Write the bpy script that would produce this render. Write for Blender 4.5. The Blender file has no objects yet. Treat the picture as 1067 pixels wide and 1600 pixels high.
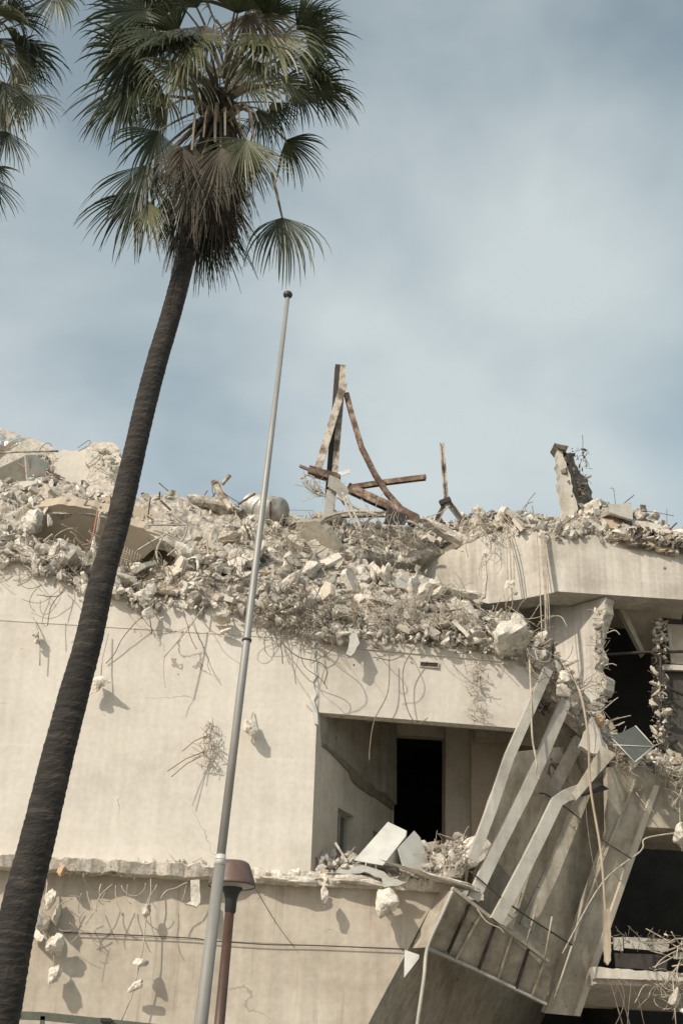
import bpy, bmesh, math, random
import numpy as np
from mathutils import Vector, Matrix, noise as mnoise
R = math.radians
rng = np.random.default_rng(7)
random.seed(7)
S = bpy.context.scene

# ------------------------------------------------------------------ camera
FPX, CX, CY = 2222.0, 533.5, 800.0
_up = np.array([167.5, 4700.0, -FPX]); _up /= np.linalg.norm(_up)
_f = np.array([0, 0, -1.0]); _fh = _f - _up * _f.dot(_up); _fh /= np.linalg.norm(_fh)
_rh = np.cross(_fh, _up); _t = R(4.5)
_X = _rh * math.cos(_t) + _fh * math.sin(_t)
CM = np.array([_X, np.cross(_up, _X), _up])           # camera axes -> world axes
CC = np.array([0, 0, 1.6])
cam_data = bpy.data.cameras.new("camera"); cam = bpy.data.objects.new("camera", cam_data)
S.collection.objects.link(cam); S.camera = cam
cam_data.sensor_fit = 'VERTICAL'; cam_data.sensor_height = 36; cam_data.lens = 36 * FPX / 1600
cam_data.clip_start = 0.1; cam_data.clip_end = 3000
m4 = Matrix([list(CM[i]) + [CC[i]] for i in range(3)] + [[0, 0, 0, 1]])
cam.matrix_world = m4

# ------------------------------------------------------------------ light
SUN_AZ, SUN_EL = 44.0, 35.0        # degrees left of the wall normal, above the horizon
world = bpy.data.worlds.new("World"); S.world = world; world.use_nodes = True
nt = world.node_tree; nt.nodes.clear()
def N(t, kind, **kw):
    n = t.nodes.new(kind)
    for k, v in kw.items():
        if k.startswith('i_'):
            n.inputs[k[2:].replace('_', ' ')].default_value = v
        else: setattr(n, k, v)
    return n
def L(t, a, b): t.links.new(a, b)
sky = N(nt, 'ShaderNodeTexSky', sky_type='NISHITA', sun_disc=False, sun_elevation=R(SUN_EL),
        sun_rotation=R(180 + SUN_AZ), altitude=50, air_density=1.0, dust_density=3.0, ozone_density=1.0)
tc = N(nt, 'ShaderNodeTexCoord')
mp = N(nt, 'ShaderNodeMapping'); mp.inputs['Scale'].default_value = (1.6, 1.6, 2.6)
mp.inputs['Location'].default_value = (3.4, 0.5, 1.9)
n1 = N(nt, 'ShaderNodeTexNoise', i_Scale=1.7, i_Detail=5.0, i_Roughness=0.47)
n1.inputs['Distortion'].default_value = 0.25
cr = N(nt, 'ShaderNodeValToRGB')
cr.color_ramp.elements[0].position = 0.38; cr.color_ramp.elements[0].color = (0.15, 0.15, 0.15, 1)
cr.color_ramp.elements[1].position = 0.62; cr.color_ramp.elements[1].color = (0.9, 0.9, 0.9, 1)
n2 = N(nt, 'ShaderNodeTexNoise', i_Scale=1.1, i_Detail=3.0)
cc = N(nt, 'ShaderNodeMix', data_type='RGBA')
cc.inputs[6].default_value = (5.1, 5.95, 6.05, 1); cc.inputs[7].default_value = (7.0, 7.45, 7.5, 1)
mix = N(nt, 'ShaderNodeMix', data_type='RGBA')
hs = N(nt, 'ShaderNodeHueSaturation', i_Saturation=0.68, i_Value=1.45, i_Hue=0.465)
bg = N(nt, 'ShaderNodeBackground', i_Strength=0.1); out = N(nt, 'ShaderNodeOutputWorld')
L(nt, tc.outputs['Generated'], mp.inputs['Vector']); L(nt, mp.outputs[0], n1.inputs['Vector'])
L(nt, mp.outputs[0], n2.inputs['Vector'])
L(nt, n1.outputs[0], cr.inputs[0]); L(nt, cr.outputs[0], mix.inputs[0]); L(nt, n2.outputs[0], cc.inputs[0])
L(nt, sky.outputs[0], hs.inputs['Color']); L(nt, hs.outputs[0], mix.inputs[6]); L(nt, cc.outputs[2], mix.inputs[7])
L(nt, mix.outputs[2], bg.inputs[0]); L(nt, bg.outputs[0], out.inputs[0])

sd = bpy.data.lights.new("sun", 'SUN'); sd.energy = 3.3; sd.angle = R(1.2); sd.color = (1.0, 0.90, 0.78)
sun = bpy.data.objects.new("sun", sd); S.collection.objects.link(sun)
sv = Vector((-math.sin(R(SUN_AZ)) * math.cos(R(SUN_EL)), -math.cos(R(SUN_AZ)) * math.cos(R(SUN_EL)), math.sin(R(SUN_EL))))
sun.rotation_euler = sv.to_track_quat('Z', 'Y').to_euler(); sun.location = (-10, -10, 30)
S.view_settings.view_transform = 'Standard'; S.view_settings.look = 'None'
S.view_settings.exposure = 0.08; S.view_settings.gamma = 1.0
S.render.engine = 'CYCLES'; S.cycles.max_bounces = 5; S.cycles.diffuse_bounces = 3

# ------------------------------------------------------------------ pixel <-> world measuring
def ray(px, py): return CM @ np.array([px - CX, -(py - CY), -FPX])
def P(px, py, Y):
    """point of the photograph at distance Y (world y)"""
    d = ray(px, py); return CC + d * (Y / d[1])
class Plane:
    def __init__(s, a, b, c):
        a, b, c = [P(*q) if len(q) == 3 and not isinstance(q, np.ndarray) else np.array(q) for q in (a, b, c)]
        s.o = a; n = np.cross(b - a, c - a); n /= np.linalg.norm(n)
        if n.dot(a - CC) > 0: n = -n
        s.n = n
    def at(s, px, py, off=0):
        d = ray(px, py); o = s.o + s.n * off
        return CC + d * ((o - CC).dot(s.n) / d.dot(s.n))
def VP(Y, slope=0.0, x0=0.0):
    """vertical plane y = Y + slope*(x-x0)"""
    return Plane(np.array([x0, Y, 0.]), np.array([x0 + 1, Y + slope, 0.]), np.array([x0, Y, 1.]))
def depth(p): return -(CM.T @ (np.array(p) - CC))[2]
def wpx(p, w): return w * depth(p) / FPX       # width in metres of w photo pixels at p
D = 26.0

# ------------------------------------------------------------------ materials
def mat(name, cols, rough=0.85, scale=3.0, streak=0.0, fine=0.15, bump=0.3, bscale=30.0, metal=0.0, detail=8.0,
        spots=0.0, spotcol=(0.1, 0.09, 0.07), island=0.0, objc=False, tie=False, cracks=False, stain=None, spec=None, zstretch=1.0):
    m = bpy.data.materials.new(name); m.use_nodes = True; t = m.node_tree
    b = t.nodes['Principled BSDF']; b.inputs['Roughness'].default_value = rough; b.inputs['Metallic'].default_value = metal
    if spec is not None: b.inputs['Specular IOR Level'].default_value = spec
    if objc: co = N(t, 'ShaderNodeTexCoord').outputs['Object']
    else: co = N(t, 'ShaderNodeNewGeometry').outputs['Position']
    if zstretch != 1.0:
        mz = N(t, 'ShaderNodeMapping'); mz.inputs['Scale'].default_value = (1, 1, zstretch); L(t, co, mz.inputs[0]); co = mz.outputs[0]
    nz = N(t, 'ShaderNodeTexNoise', i_Scale=scale, i_Detail=detail, i_Roughness=0.62); L(t, co, nz.inputs['Vector'])
    rp = N(t, 'ShaderNodeValToRGB'); L(t, nz.outputs[0], rp.inputs[0])
    e = rp.color_ramp.elements
    ps = np.linspace(0.34, 0.66, len(cols))
    while len(e) < len(cols): e.new(0.5)
    for el, p_, c in zip(e, ps, cols): el.position = p_; el.color = (*c, 1)
    col = rp.outputs[0]
    def mul(col, fac_out, lo, hi, p0=0.3, p1=0.7):
        mr = N(t, 'ShaderNodeMapRange'); mr.inputs[1].default_value = p0; mr.inputs[2].default_value = p1
        mr.inputs[3].default_value = lo; mr.inputs[4].default_value = hi; L(t, fac_out, mr.inputs[0])
        mx = N(t, 'ShaderNodeMix', data_type='RGBA', blend_type='MULTIPLY'); mx.inputs[0].default_value = 1
        L(t, col, mx.inputs[6]); cmb = N(t, 'ShaderNodeCombineColor')
        for i in range(3): L(t, mr.outputs[0], cmb.inputs[i])
        L(t, cmb.outputs[0], mx.inputs[7]); return mx.outputs[2]
    def blend(col, fac_out, p0, p1, c, top=1.0):
        mr = N(t, 'ShaderNodeMapRange'); mr.inputs[1].default_value = p0; mr.inputs[2].default_value = p1
        mr.inputs[3].default_value = 0; mr.inputs[4].default_value = top; L(t, fac_out, mr.inputs[0])
        mx = N(t, 'ShaderNodeMix', data_type='RGBA'); L(t, mr.outputs[0], mx.inputs[0]); L(t, col, mx.inputs[6])
        mx.inputs[7].default_value = (*c, 1); return mx.outputs[2]
    if streak:
        ms = N(t, 'ShaderNodeMapping'); ms.inputs['Scale'].default_value = (7, 7, 0.35); L(t, co, ms.inputs[0])
        ns = N(t, 'ShaderNodeTexNoise', i_Scale=1.0, i_Detail=6.0); L(t, ms.outputs[0], ns.inputs['Vector'])
        col = mul(col, ns.outputs[0], 1 - streak, 1 + streak * 0.3)
        mh = N(t, 'ShaderNodeMapping'); mh.inputs['Scale'].default_value = (0.15, 0.15, 5); L(t, co, mh.inputs[0])
        nh = N(t, 'ShaderNodeTexNoise', i_Scale=1.0, i_Detail=4.0); L(t, mh.outputs[0], nh.inputs['Vector'])
        col = mul(col, nh.outputs[0], 1 - streak * 0.4, 1 + streak * 0.2)
    if stain:      # long run-down stains, only where a broad mask allows
        ms = N(t, 'ShaderNodeMapping'); ms.inputs['Scale'].default_value = (5, 5, 0.22); L(t, co, ms.inputs[0])
        ns = N(t, 'ShaderNodeTexNoise', i_Scale=1.3, i_Detail=8.0, i_Roughness=0.7); L(t, ms.outputs[0], ns.inputs['Vector'])
        col = blend(col, ns.outputs[0], 0.56, 0.74, stain, 0.75)
    nf = N(t, 'ShaderNodeTexNoise', i_Scale=bscale * 0.7, i_Detail=4.0); L(t, co, nf.inputs['Vector'])
    col = mul(col, nf.outputs[0], 1 - fine, 1 + fine)
    if spots:
        vo = N(t, 'ShaderNodeTexNoise', i_Scale=9.0, i_Detail=3.0); L(t, co, vo.inputs['Vector'])
        col = blend(col, vo.outputs[0], 0.72 - spots * 0.1, 0.75 - spots * 0.1, spotcol, 0.8)
    if tie:
        vo = N(t, 'ShaderNodeTexVoronoi', i_Scale=1.05); L(t, co, vo.inputs['Vector'])
        mr = N(t, 'ShaderNodeMath', operation='LESS_THAN'); mr.inputs[1].default_value = 0.035; L(t, vo.outputs['Distance'], mr.inputs[0])
        mx = N(t, 'ShaderNodeMix', data_type='RGBA'); L(t, mr.outputs[0], mx.inputs[0]); L(t, col, mx.inputs[6])
        mx.inputs[7].default_value = (0.12, 0.10, 0.08, 1); col = mx.outputs[2]
    if cracks:
        nw = N(t, 'ShaderNodeTexNoise', i_Scale=1.1, i_Detail=6.0); L(t, co, nw.inputs['Vector'])
        ad = N(t, 'ShaderNodeMix', data_type='RGBA', blend_type='LINEAR_LIGHT'); ad.inputs[0].default_value = .45; L(t, co, ad.inputs[6]); L(t, nw.outputs[1], ad.inputs[7])
        vo = N(t, 'ShaderNodeTexVoronoi', feature='DISTANCE_TO_EDGE', i_Scale=.42); L(t, ad.outputs[2], vo.inputs['Vector'])
        ma = N(t, 'ShaderNodeTexNoise', i_Scale=.5, i_Detail=3.0); L(t, co, ma.inputs['Vector'])
        th = N(t, 'ShaderNodeMapRange'); th.inputs[1].default_value = .53; th.inputs[2].default_value = .70; th.inputs[3].default_value = 0; th.inputs[4].default_value = .0042; L(t, ma.outputs[0], th.inputs[0])
        lt = N(t, 'ShaderNodeMath', operation='LESS_THAN'); L(t, vo.outputs['Distance'], lt.inputs[0]); L(t, th.outputs[0], lt.inputs[1])
        mx = N(t, 'ShaderNodeMix', data_type='RGBA'); L(t, lt.outputs[0], mx.inputs[0]); L(t, col, mx.inputs[6]); mx.inputs[7].default_value = (.34, .30, .235, 1); col = mx.outputs[2]
    if island:
        gi = N(t, 'ShaderNodeNewGeometry'); col = mul(col, gi.outputs['Random Per Island'], 1 - island, 1 + island * 0.5, 0, 1)
    L(t, col, b.inputs['Base Color'])
    if bump:
        nb = N(t, 'ShaderNodeTexNoise', i_Scale=bscale, i_Detail=8.0, i_Roughness=0.65); L(t, co, nb.inputs['Vector'])
        bp = N(t, 'ShaderNodeBump'); bp.inputs['Strength'].default_value = bump; bp.inputs['Distance'].default_value = 0.02
        L(t, nb.outputs[0], bp.inputs['Height']); L(t, bp.outputs[0], b.inputs['Normal'])
    return m
M = {}
M['wall'] = mat('concrete_wall', [(.53, .487, .412), (.62, .575, .492), (.66, .62, .54)], scale=0.55, streak=.07, fine=.05, bump=.25, bscale=14, cracks=True, tie=True, spots=.03, spotcol=(.44, .40, .33))
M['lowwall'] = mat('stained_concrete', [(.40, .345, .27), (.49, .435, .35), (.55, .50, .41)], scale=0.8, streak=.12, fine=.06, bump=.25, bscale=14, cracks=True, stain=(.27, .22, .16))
M['beam'] = mat('weathered_concrete', [(.46, .42, .35), (.57, .53, .45), (.63, .59, .51)], scale=1.1, streak=.22, fine=.07, bump=.3, bscale=14, cracks=True, tie=True, stain=(.38, .33, .26))
M['inner'] = mat('interior_plaster', [(.45, .40, .315), (.55, .495, .40), (.60, .545, .445)], scale=1.2, streak=.10, fine=.06, bump=.2, bscale=12, tie=True)
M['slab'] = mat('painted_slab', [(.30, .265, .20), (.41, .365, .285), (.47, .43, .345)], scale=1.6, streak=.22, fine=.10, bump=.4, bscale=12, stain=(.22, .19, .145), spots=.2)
M['broken'] = mat('broken_concrete', [(.44, .395, .325), (.57, .525, .44), (.66, .62, .53)], scale=6, fine=.2, bump=.8, bscale=26)
M['rock'] = mat('rubble_concrete', [(.34, .31, .255), (.52, .48, .405), (.66, .615, .53)], scale=3, fine=.22, bump=.8, bscale=30, island=.55)
M['dust'] = mat('rubble_dust', [(.22, .195, .155), (.40, .36, .295), (.54, .495, .415)], scale=5, fine=.25, bump=1.0, bscale=22)
M['dark'] = mat('shade_toned_interior', [(.014, .014, .012), (.028, .027, .022)], scale=2, bump=.2)  # near-black base colour carries the deep shade of the open rooms
M['void'] = mat('unlit_room_wall', [(.05, .045, .037), (.08, .072, .058)], scale=2, bump=.2)  # wall tone darkened so the rear rooms' shade sits in the colour
M['rebar'] = mat('rusty_rebar', [(.14, .11, .08), (.24, .19, .14)], scale=8, fine=.2, bump=0, rough=.8)
M['dusty_rebar'] = mat('dusty_rebar', [(.33, .28, .21), (.50, .44, .35)], scale=6, fine=.2, bump=0, rough=.8)
M['paintsteel'] = mat('painted_steel', [(.32, .30, .24), (.42, .395, .33), (.46, .43, .36)], scale=1.5, streak=.15, fine=.05, bump=.1, rough=.5, spots=.35, spotcol=(.2, .12, .07))
M['fin'] = mat('grey_painted_fin', [(.36, .34, .285), (.50, .47, .40), (.55, .52, .45)], scale=1.2, streak=.18, fine=.04, bump=.08, rough=.5)
M['oldsteel'] = mat('flaking_steel', [(.10, .07, .05), (.24, .19, .14), (.50, .45, .37), (.56, .50, .42)], scale=3.2, fine=.2, bump=.3, rough=.7, bscale=20)
M['rustbeam'] = mat('rusted_steel', [(.07, .045, .03), (.14, .09, .06), (.34, .26, .19)], scale=3.5, fine=.2, bump=.3, rough=.75, bscale=20)
M['darksteel'] = mat('dark_steel', [(.025, .02, .017), (.05, .04, .033)], scale=4, bump=.2, rough=.7)
M['pole'] = mat('brushed_aluminium', [(.27, .265, .24), (.36, .35, .32)], scale=2, fine=.08, bump=.03, rough=.55, metal=.3, zstretch=.2)
M['polelow'] = mat('dull_grey_metal', [(.19, .185, .16), (.26, .25, .22)], scale=2, fine=.1, bump=.03, rough=.6, zstretch=.2)
M['finial'] = mat('dark_finial', [(.03, .027, .025), (.05, .045, .04)], bump=.1, rough=.45)
M['lampred'] = mat('faded_red_paint', [(.115, .068, .055), (.155, .095, .078)], scale=3, fine=.08, bump=.05, rough=.5)
M['lamppost'] = mat('brown_painted_post', [(.065, .035, .022), (.09, .05, .032)], scale=3, fine=.08, bump=.05, rough=.45)
M['lampin'] = mat('lamp_reflector', [(.35, .36, .33), (.42, .43, .40)], bump=0, rough=.4)
M['shutter'] = mat('grey_green_shutter', [(.10, .10, .08), (.14, .14, .115)], bump=.05)
M['greyplaster'] = mat('grey_bare_plaster', [(.27, .24, .19), (.34, .31, .25), (.38, .345, .28)], scale=2.2, streak=.2, fine=.1, bump=.4, tie=True)
M['trace'] = mat('torn_plaster', [(.15, .13, .10), (.25, .22, .17)], scale=5, bump=.8)
M['drum'] = mat('dull_ribbed_metal', [(.30, .285, .25), (.50, .48, .43), (.62, .60, .55)], scale=3, streak=.2, fine=.1, bump=.2, rough=.5, metal=.35)
M['black'] = mat('black_plastic', [(.02, .02, .018), (.03, .03, .027)], bump=.05, rough=.5)
M['sheet'] = mat('galvanised_sheet', [(.44, .44, .395), (.55, .545, .49), (.60, .595, .54)], scale=1.6, fine=.08, bump=.2, bscale=6, rough=.5, metal=.1)
M['bluesheet'] = mat('teal_backed_sheet', [(.33, .325, .28), (.43, .42, .37)], scale=3, fine=.1, bump=.2, rough=.6)
M['foil'] = mat('crumpled_foil', [(.6, .58, .52), (.8, .78, .72)], scale=4, bump=.8, bscale=12, rough=.25, metal=.9)
M['rockdark'] = mat('tar_roofing', [(.06, .05, .04), (.14, .12, .095), (.24, .2, .155)], scale=5, fine=.2, bump=.7)
M['brick'] = mat('ochre_brick', [(.42, .27, .16), (.52, .36, .22)], scale=6, fine=.2, bump=.5)
M['pink'] = mat('insulation_board', [(.42, .30, .22), (.50, .38, .28)], scale=4, fine=.1, bump=.3)
M['wood'] = mat('splintered_wood', [(.26, .21, .15), (.38, .31, .22), (.44, .37, .27)], scale=3, fine=.2, bump=.4, bscale=20, zstretch=.15)
M['redwire'] = mat('red_conduit', [(.40, .14, .09), (.5, .2, .14)], bump=0)
M['cable'] = mat('dark_cable', [(.05, .042, .035), (.07, .06, .05)], bump=0)
M['trunk'] = mat('palm_bark', [(.012, .010, .008), (.024, .020, .015), (.055, .046, .035)], scale=4, fine=.3, bump=1.0, bscale=9, zstretch=5)  # bark tones lowered to include the shade lying on the trunk
M['ground'] = mat('pavement_stone', [(.26, .235, .195), (.33, .30, .25)], scale=.6, fine=.12, bump=.3, bscale=20)
M['road'] = mat('asphalt', [(.045, .043, .04), (.06, .057, .052)], scale=2, fine=.2, bump=.5, bscale=40)
M['greenrail'] = mat('green_painted_metal', [(.075, .085, .06), (.10, .11, .08)], bump=.05, rough=.5)
M['tan'] = mat('tan_render', [(.40, .33, .24), (.46, .39, .29)], scale=1.5, fine=.06, bump=.2)
def leafmat(name, cols, trans=.25, rough=.42):
    m = mat(name, cols, scale=1.3, fine=.12, bump=0, rough=rough, objc=True, island=.35)
    t = m.node_tree; b = t.nodes['Principled BSDF']; o = [n for n in t.nodes if n.type == 'OUTPUT_MATERIAL'][0]
    tr = N(t, 'ShaderNodeBsdfTranslucent'); mx = N(t, 'ShaderNodeMixShader'); mx.inputs[0].default_value = trans
    src = b.inputs['Base Color'].links[0].from_socket; L(t, src, tr.inputs[0])
    L(t, b.outputs[0], mx.inputs[1]); L(t, tr.outputs[0], mx.inputs[2]); L(t, mx.outputs[0], o.inputs[0]); return m
M['leaf'] = leafmat('palm_leaf_green', [(.020, .032, .012), (.038, .052, .021), (.064, .078, .034)])
M['leafpale'] = leafmat('palm_leaf_pale', [(.085, .095, .042), (.145, .15, .07), (.22, .21, .115)])
M['leafdead'] = leafmat('palm_leaf_dead', [(.035, .028, .018), (.075, .06, .04), (.15, .125, .085)], .15, .7)
M['petiole'] = mat('palm_petiole', [(.10, .085, .05), (.16, .135, .085)], bump=0, rough=.5)
M['petpale'] = mat('palm_petiole_old', [(.13, .105, .07), (.24, .195, .135)], bump=0, rough=.6)

# ------------------------------------------------------------------ mesh helpers
class MB:
    def __init__(s): s.v = []; s.f = []; s.n = 0; s.mi = []; s.sm = []
    def add(s, v, f, mi=0, smooth=False):
        v = np.asarray(v, float); o = s.n; s.v.append(v); s.n += len(v)
        for q in f: s.f.append(tuple(int(i) + o for i in q)); s.mi.append(mi); s.sm.append(smooth)
    def box(s, c, sx, sy, sz, rot=None, mi=0):
        v = np.array([[x, y, z] for x in (-.5, .5) for y in (-.5, .5) for z in (-.5, .5)]) * [sx, sy, sz]
        if rot is not None: v = v @ np.array(rot).T
        s.add(v + c, [(0, 1, 3, 2), (4, 6, 7, 5), (0, 4, 5, 1), (2, 3, 7, 6), (0, 2, 6, 4), (1, 5, 7, 3)], mi)
    def bar(s, pts, w, h, side=None, mi=0, profile=None, cap=True):
        """bar swept along pts with a rectangular (or given) profile; side = wide direction"""
        pts = [np.array(p, float) for p in pts]; n = len(pts); rings = []
        w = [w] * n if np.isscalar(w) else w; h = [h] * n if np.isscalar(h) else h
        for i in range(n):
            t = pts[min(i + 1, n - 1)] - pts[max(i - 1, 0)]; t /= (np.linalg.norm(t) + 1e-9)
            sd_ = np.array(side, float) if side is not None else np.array([1.0, 0, 0])
            sd_ = sd_ - t * sd_.dot(t)
            if np.linalg.norm(sd_) < 1e-3: sd_ = np.array([0, 1.0, 0]) - t * t[1]
            sd_ /= np.linalg.norm(sd_); nn = np.cross(t, sd_)
            pr = profile if profile is not None else [(-.5, -.5), (.5, -.5), (.5, .5), (-.5, .5)]
            rings.append([pts[i] + sd_ * a * w[i] + nn * b * h[i] for a, b in pr])
        k = len(rings[0]); v = [p for r in rings for p in r]; f = []
        for i in range(n - 1):
            for j in range(k):
                f.append((i * k + j, i * k + (j + 1) % k, (i + 1) * k + (j + 1) % k, (i + 1) * k + j))
        if cap: f.append(tuple(range(k))[::-1]); f.append(tuple((n - 1) * k + j for j in range(k)))
        s.add(v, f, mi)
    def tube(s, pts, r, k=6, mi=0, cap=True, smooth=True):
        pts = [np.array(p, float) for p in pts]; n = len(pts); r = [r] * n if np.isscalar(r) else r
        t0 = pts[1] - pts[0]; t0 /= np.linalg.norm(t0) + 1e-9
        a = np.cross(t0, [0.3, 0.2, 0.93]); a /= np.linalg.norm(a) + 1e-9; v = []
        for i in range(n):
            t = pts[min(i + 1, n - 1)] - pts[max(i - 1, 0)]; t /= np.linalg.norm(t) + 1e-9
            a = a - t * a.dot(t); a /= np.linalg.norm(a) + 1e-9; b = np.cross(t, a)
            for j in range(k):
                th = 2 * math.pi * j / k; v.append(pts[i] + (a * math.cos(th) + b * math.sin(th)) * r[i])
        f = [(i * k + j, i * k + (j + 1) % k, (i + 1) * k + (j + 1) % k, (i + 1) * k + j) for i in range(n - 1) for j in range(k)]
        if cap: f.append(tuple(range(k))[::-1]); f.append(tuple((n - 1) * k + j for j in range(k)))
        s.add(v, f, mi, smooth)
    def plate(s, pts, th, nrm, mi=0, mi2=None):
        """closed polygon extruded by th against nrm (nrm faces the viewer)"""
        pts = np.array(pts); nrm = np.array(nrm, float); n = len(pts); back = pts - nrm * th
        nn = np.zeros(3)
        for i in range(n): nn += np.cross(pts[i], pts[(i + 1) % n])
        order = list(range(n)) if nn.dot(nrm) > 0 else list(range(n))[::-1]
        s.add(np.vstack([pts, back]), [tuple(order), tuple(i + n for i in order[::-1])], mi)
        o = []; 
        for a in range(n):
            i, j = order[a], order[(a + 1) % n]; o.append((i, i + n, j + n, j))
        s.add(np.vstack([pts, back]), o, mi if mi2 is None else mi2)
    def build(s, name, mats, parent=None, tag=None):
        v = np.vstack(s.v)
        me = bpy.data.meshes.new(name)
        if parent is None:
            org = np.array([v[:, 0].mean(), v[:, 1].mean(), v[:, 2].min()])
        else:
            org = np.array(parent.get('_org', (0, 0, 0)))
        me.from_pydata((v - org).tolist(), [], s.f)
        mats = mats if isinstance(mats, (list, tuple)) else [mats]
        for m_ in mats: me.materials.append(M[m_] if isinstance(m_, str) else m_)
        me.polygons.foreach_set('material_index', s.mi); me.polygons.foreach_set('use_smooth', s.sm); me.update()
        o = bpy.data.objects.new(name, me); S.collection.objects.link(o)
        if parent is None: o.location = org.tolist()
        else: o.parent = parent
        if parent is not None and parent.type == 'MESH':
            pass
        o['_org'] = org.tolist()
        if tag: settag(o, *tag)
        return o
def settag(o, label=None, cat=None, group=None, kind=None):
    if label: o['label'] = label
    if cat: o['category'] = cat
    if group: o['group'] = group
    if kind: o['kind'] = kind
    return o
def thing(name, loc, label, cat, group=None):
    o = bpy.data.objects.new(name, None); S.collection.objects.link(o); o.location = tuple(loc)
    o.empty_display_size = .3; o['_org'] = [float(x) for x in loc]; return settag(o, label, cat, group)

def ragged(pts, amp=3.0, step=9.0, seed=0):
    """break a polyline of photo pixels into an irregular edge"""
    r = random.Random(seed); o = []
    for a, b in zip(pts[:-1], pts[1:]):
        d = math.dist(a, b); n = max(1, int(d / step)); ux, uy = (b[0] - a[0]) / d, (b[1] - a[1]) / d
        for i in range(n):
            t = (i + (r.uniform(-.3, .3) if i else 0)) / n; q = r.uniform(-amp, amp) if i else 0
            o.append((a[0] + (b[0] - a[0]) * t - uy * q, a[1] + (b[1] - a[1]) * t + ux * q))
    o.append(pts[-1]); return o

# --- rocks
def ico(sub):
    bm = bmesh.new(); bmesh.ops.create_icosphere(bm, subdivisions=sub, radius=1)
    v = np.array([x.co[:] for x in bm.verts]); f = [[q.index for q in p.verts] for p in bm.faces]; bm.free(); return v, f
ICO = {k: ico(k) for k in (1, 2, 3, 4)}
def rock_shape(seed, sub=2, rough=.08, planes=9):
    r = np.random.default_rng(seed); v, f = ICO[sub]
    n = r.normal(size=(planes, 3)); n /= np.linalg.norm(n, axis=1)[:, None]
    n = np.vstack([n, -n[:3] + r.normal(size=(3, 3)) * .2]); n /= np.linalg.norm(n, axis=1)[:, None]
    h = r.uniform(.45, .95, len(n)); dn = v @ n.T
    with np.errstate(divide='ignore'): q = np.where(dn > .05, h / np.maximum(dn, .05), 9)
    rad = np.minimum(q.min(axis=1), 1.25)
    vv = v * rad[:, None]
    off = r.uniform(0, 50, 3)
    if sub >= 2:
        d = np.array([mnoise.fractal(Vector((a * 2.2 + off).tolist()), 1.0, 2.1, 4) for a in vv])
        vv = vv * (1 + rough * d[:, None] * 1.6)
    vv *= np.array([1, r.uniform(.65, 1), r.uniform(.5, .85)])
    return vv, f
SH1 = [rock_shape(100 + i, 1) for i in range(14)]
SH2 = [rock_shape(200 + i, 2, .1) for i in range(14)]
SH3 = [rock_shape(300 + i, 3, .12) for i in range(10)]
def rrot(r=rng):
    q = r.normal(size=4); q /= np.linalg.norm(q); w, x, y, z = q
    return np.array([[1 - 2 * (y * y + z * z), 2 * (x * y - z * w), 2 * (x * z + y * w)],
                     [2 * (x * y + z * w), 1 - 2 * (x * x + z * z), 2 * (y * z - x * w)],
                     [2 * (x * z - y * w), 2 * (y * z + x * w), 1 - 2 * (x * x + y * y)]])
def put_rock(mb, shape, c, s, sq=None, mi=0, smooth=False):
    v, f = shape; q = v * (sq if sq is not None else 1) * s
    mb.add(q @ rrot().T + c, f, mi, smooth)
rock_meshes = []
for i in range(10):
    v, f = SH3[i]; me = bpy.data.meshes.new('concrete_chunk'); me.from_pydata(v.tolist(), [], f)
    me.materials.append(M['rock']); rock_meshes.append(me)
def chunk(c, s, label, group=None, sq=(1, 1, 1), idx=None, m=None, name='concrete_chunk', rot=None):
    idx = int(rng.integers(10)) if idx is None else idx
    me = rock_meshes[idx]
    if m: me = me.copy(); me.materials.clear(); me.materials.append(M[m])
    o = bpy.data.objects.new(name, me); S.collection.objects.link(o); o.location = tuple(c)
    o.scale = (s * sq[0], s * sq[1], s * sq[2])
    o.rotation_euler = rot if rot else tuple(rng.uniform(0, 6.28, 3))
    return settag(o, label, 'concrete chunk', group)

# --- wires
def wire_pts(p, d, length, step=.07, curl=.35, grav=.0, r=rng, plane=None):
    p = np.array(p, float); d = np.array(d, float); d /= np.linalg.norm(d); w = r.normal(size=3) * curl; o = [p]
    for i in range(max(3, int(length / step))):
        w = w * .86 + r.normal(size=3) * curl * .5
        d = d + w * .5 + np.array([0, 0, -grav])
        if plane is not None: d = d + plane * .12 * ((plane_off(o[-1])))
        d /= np.linalg.norm(d); o.append(o[-1] + d * step)
    return o
def hang_wire(px, py, Y, length, curl=.3, grav=.12, off=.12, lean=0.0):
    """bent bar hanging in front of the vertical face y=Y"""
    p = P(px, py, Y - off); d = np.array([lean + rng.normal() * .3, -.3, -.4 + rng.normal() * .3]); o = [p]; w = 0.
    d /= np.linalg.norm(d)
    for i in range(int(length / .06)):
        w = w * .88 + rng.normal() * curl * .45
        a = np.array([-d[2], 0, d[0]]) * w
        d = d + a + np.array([0, (-.05 if o[-1][1] > Y - .06 else .02) + rng.normal() * .05, -grav * .5])
        d /= np.linalg.norm(d); q = o[-1] + d * .06
        q[1] = min(q[1], Y - .015); o.append(q)
    return o

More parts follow.
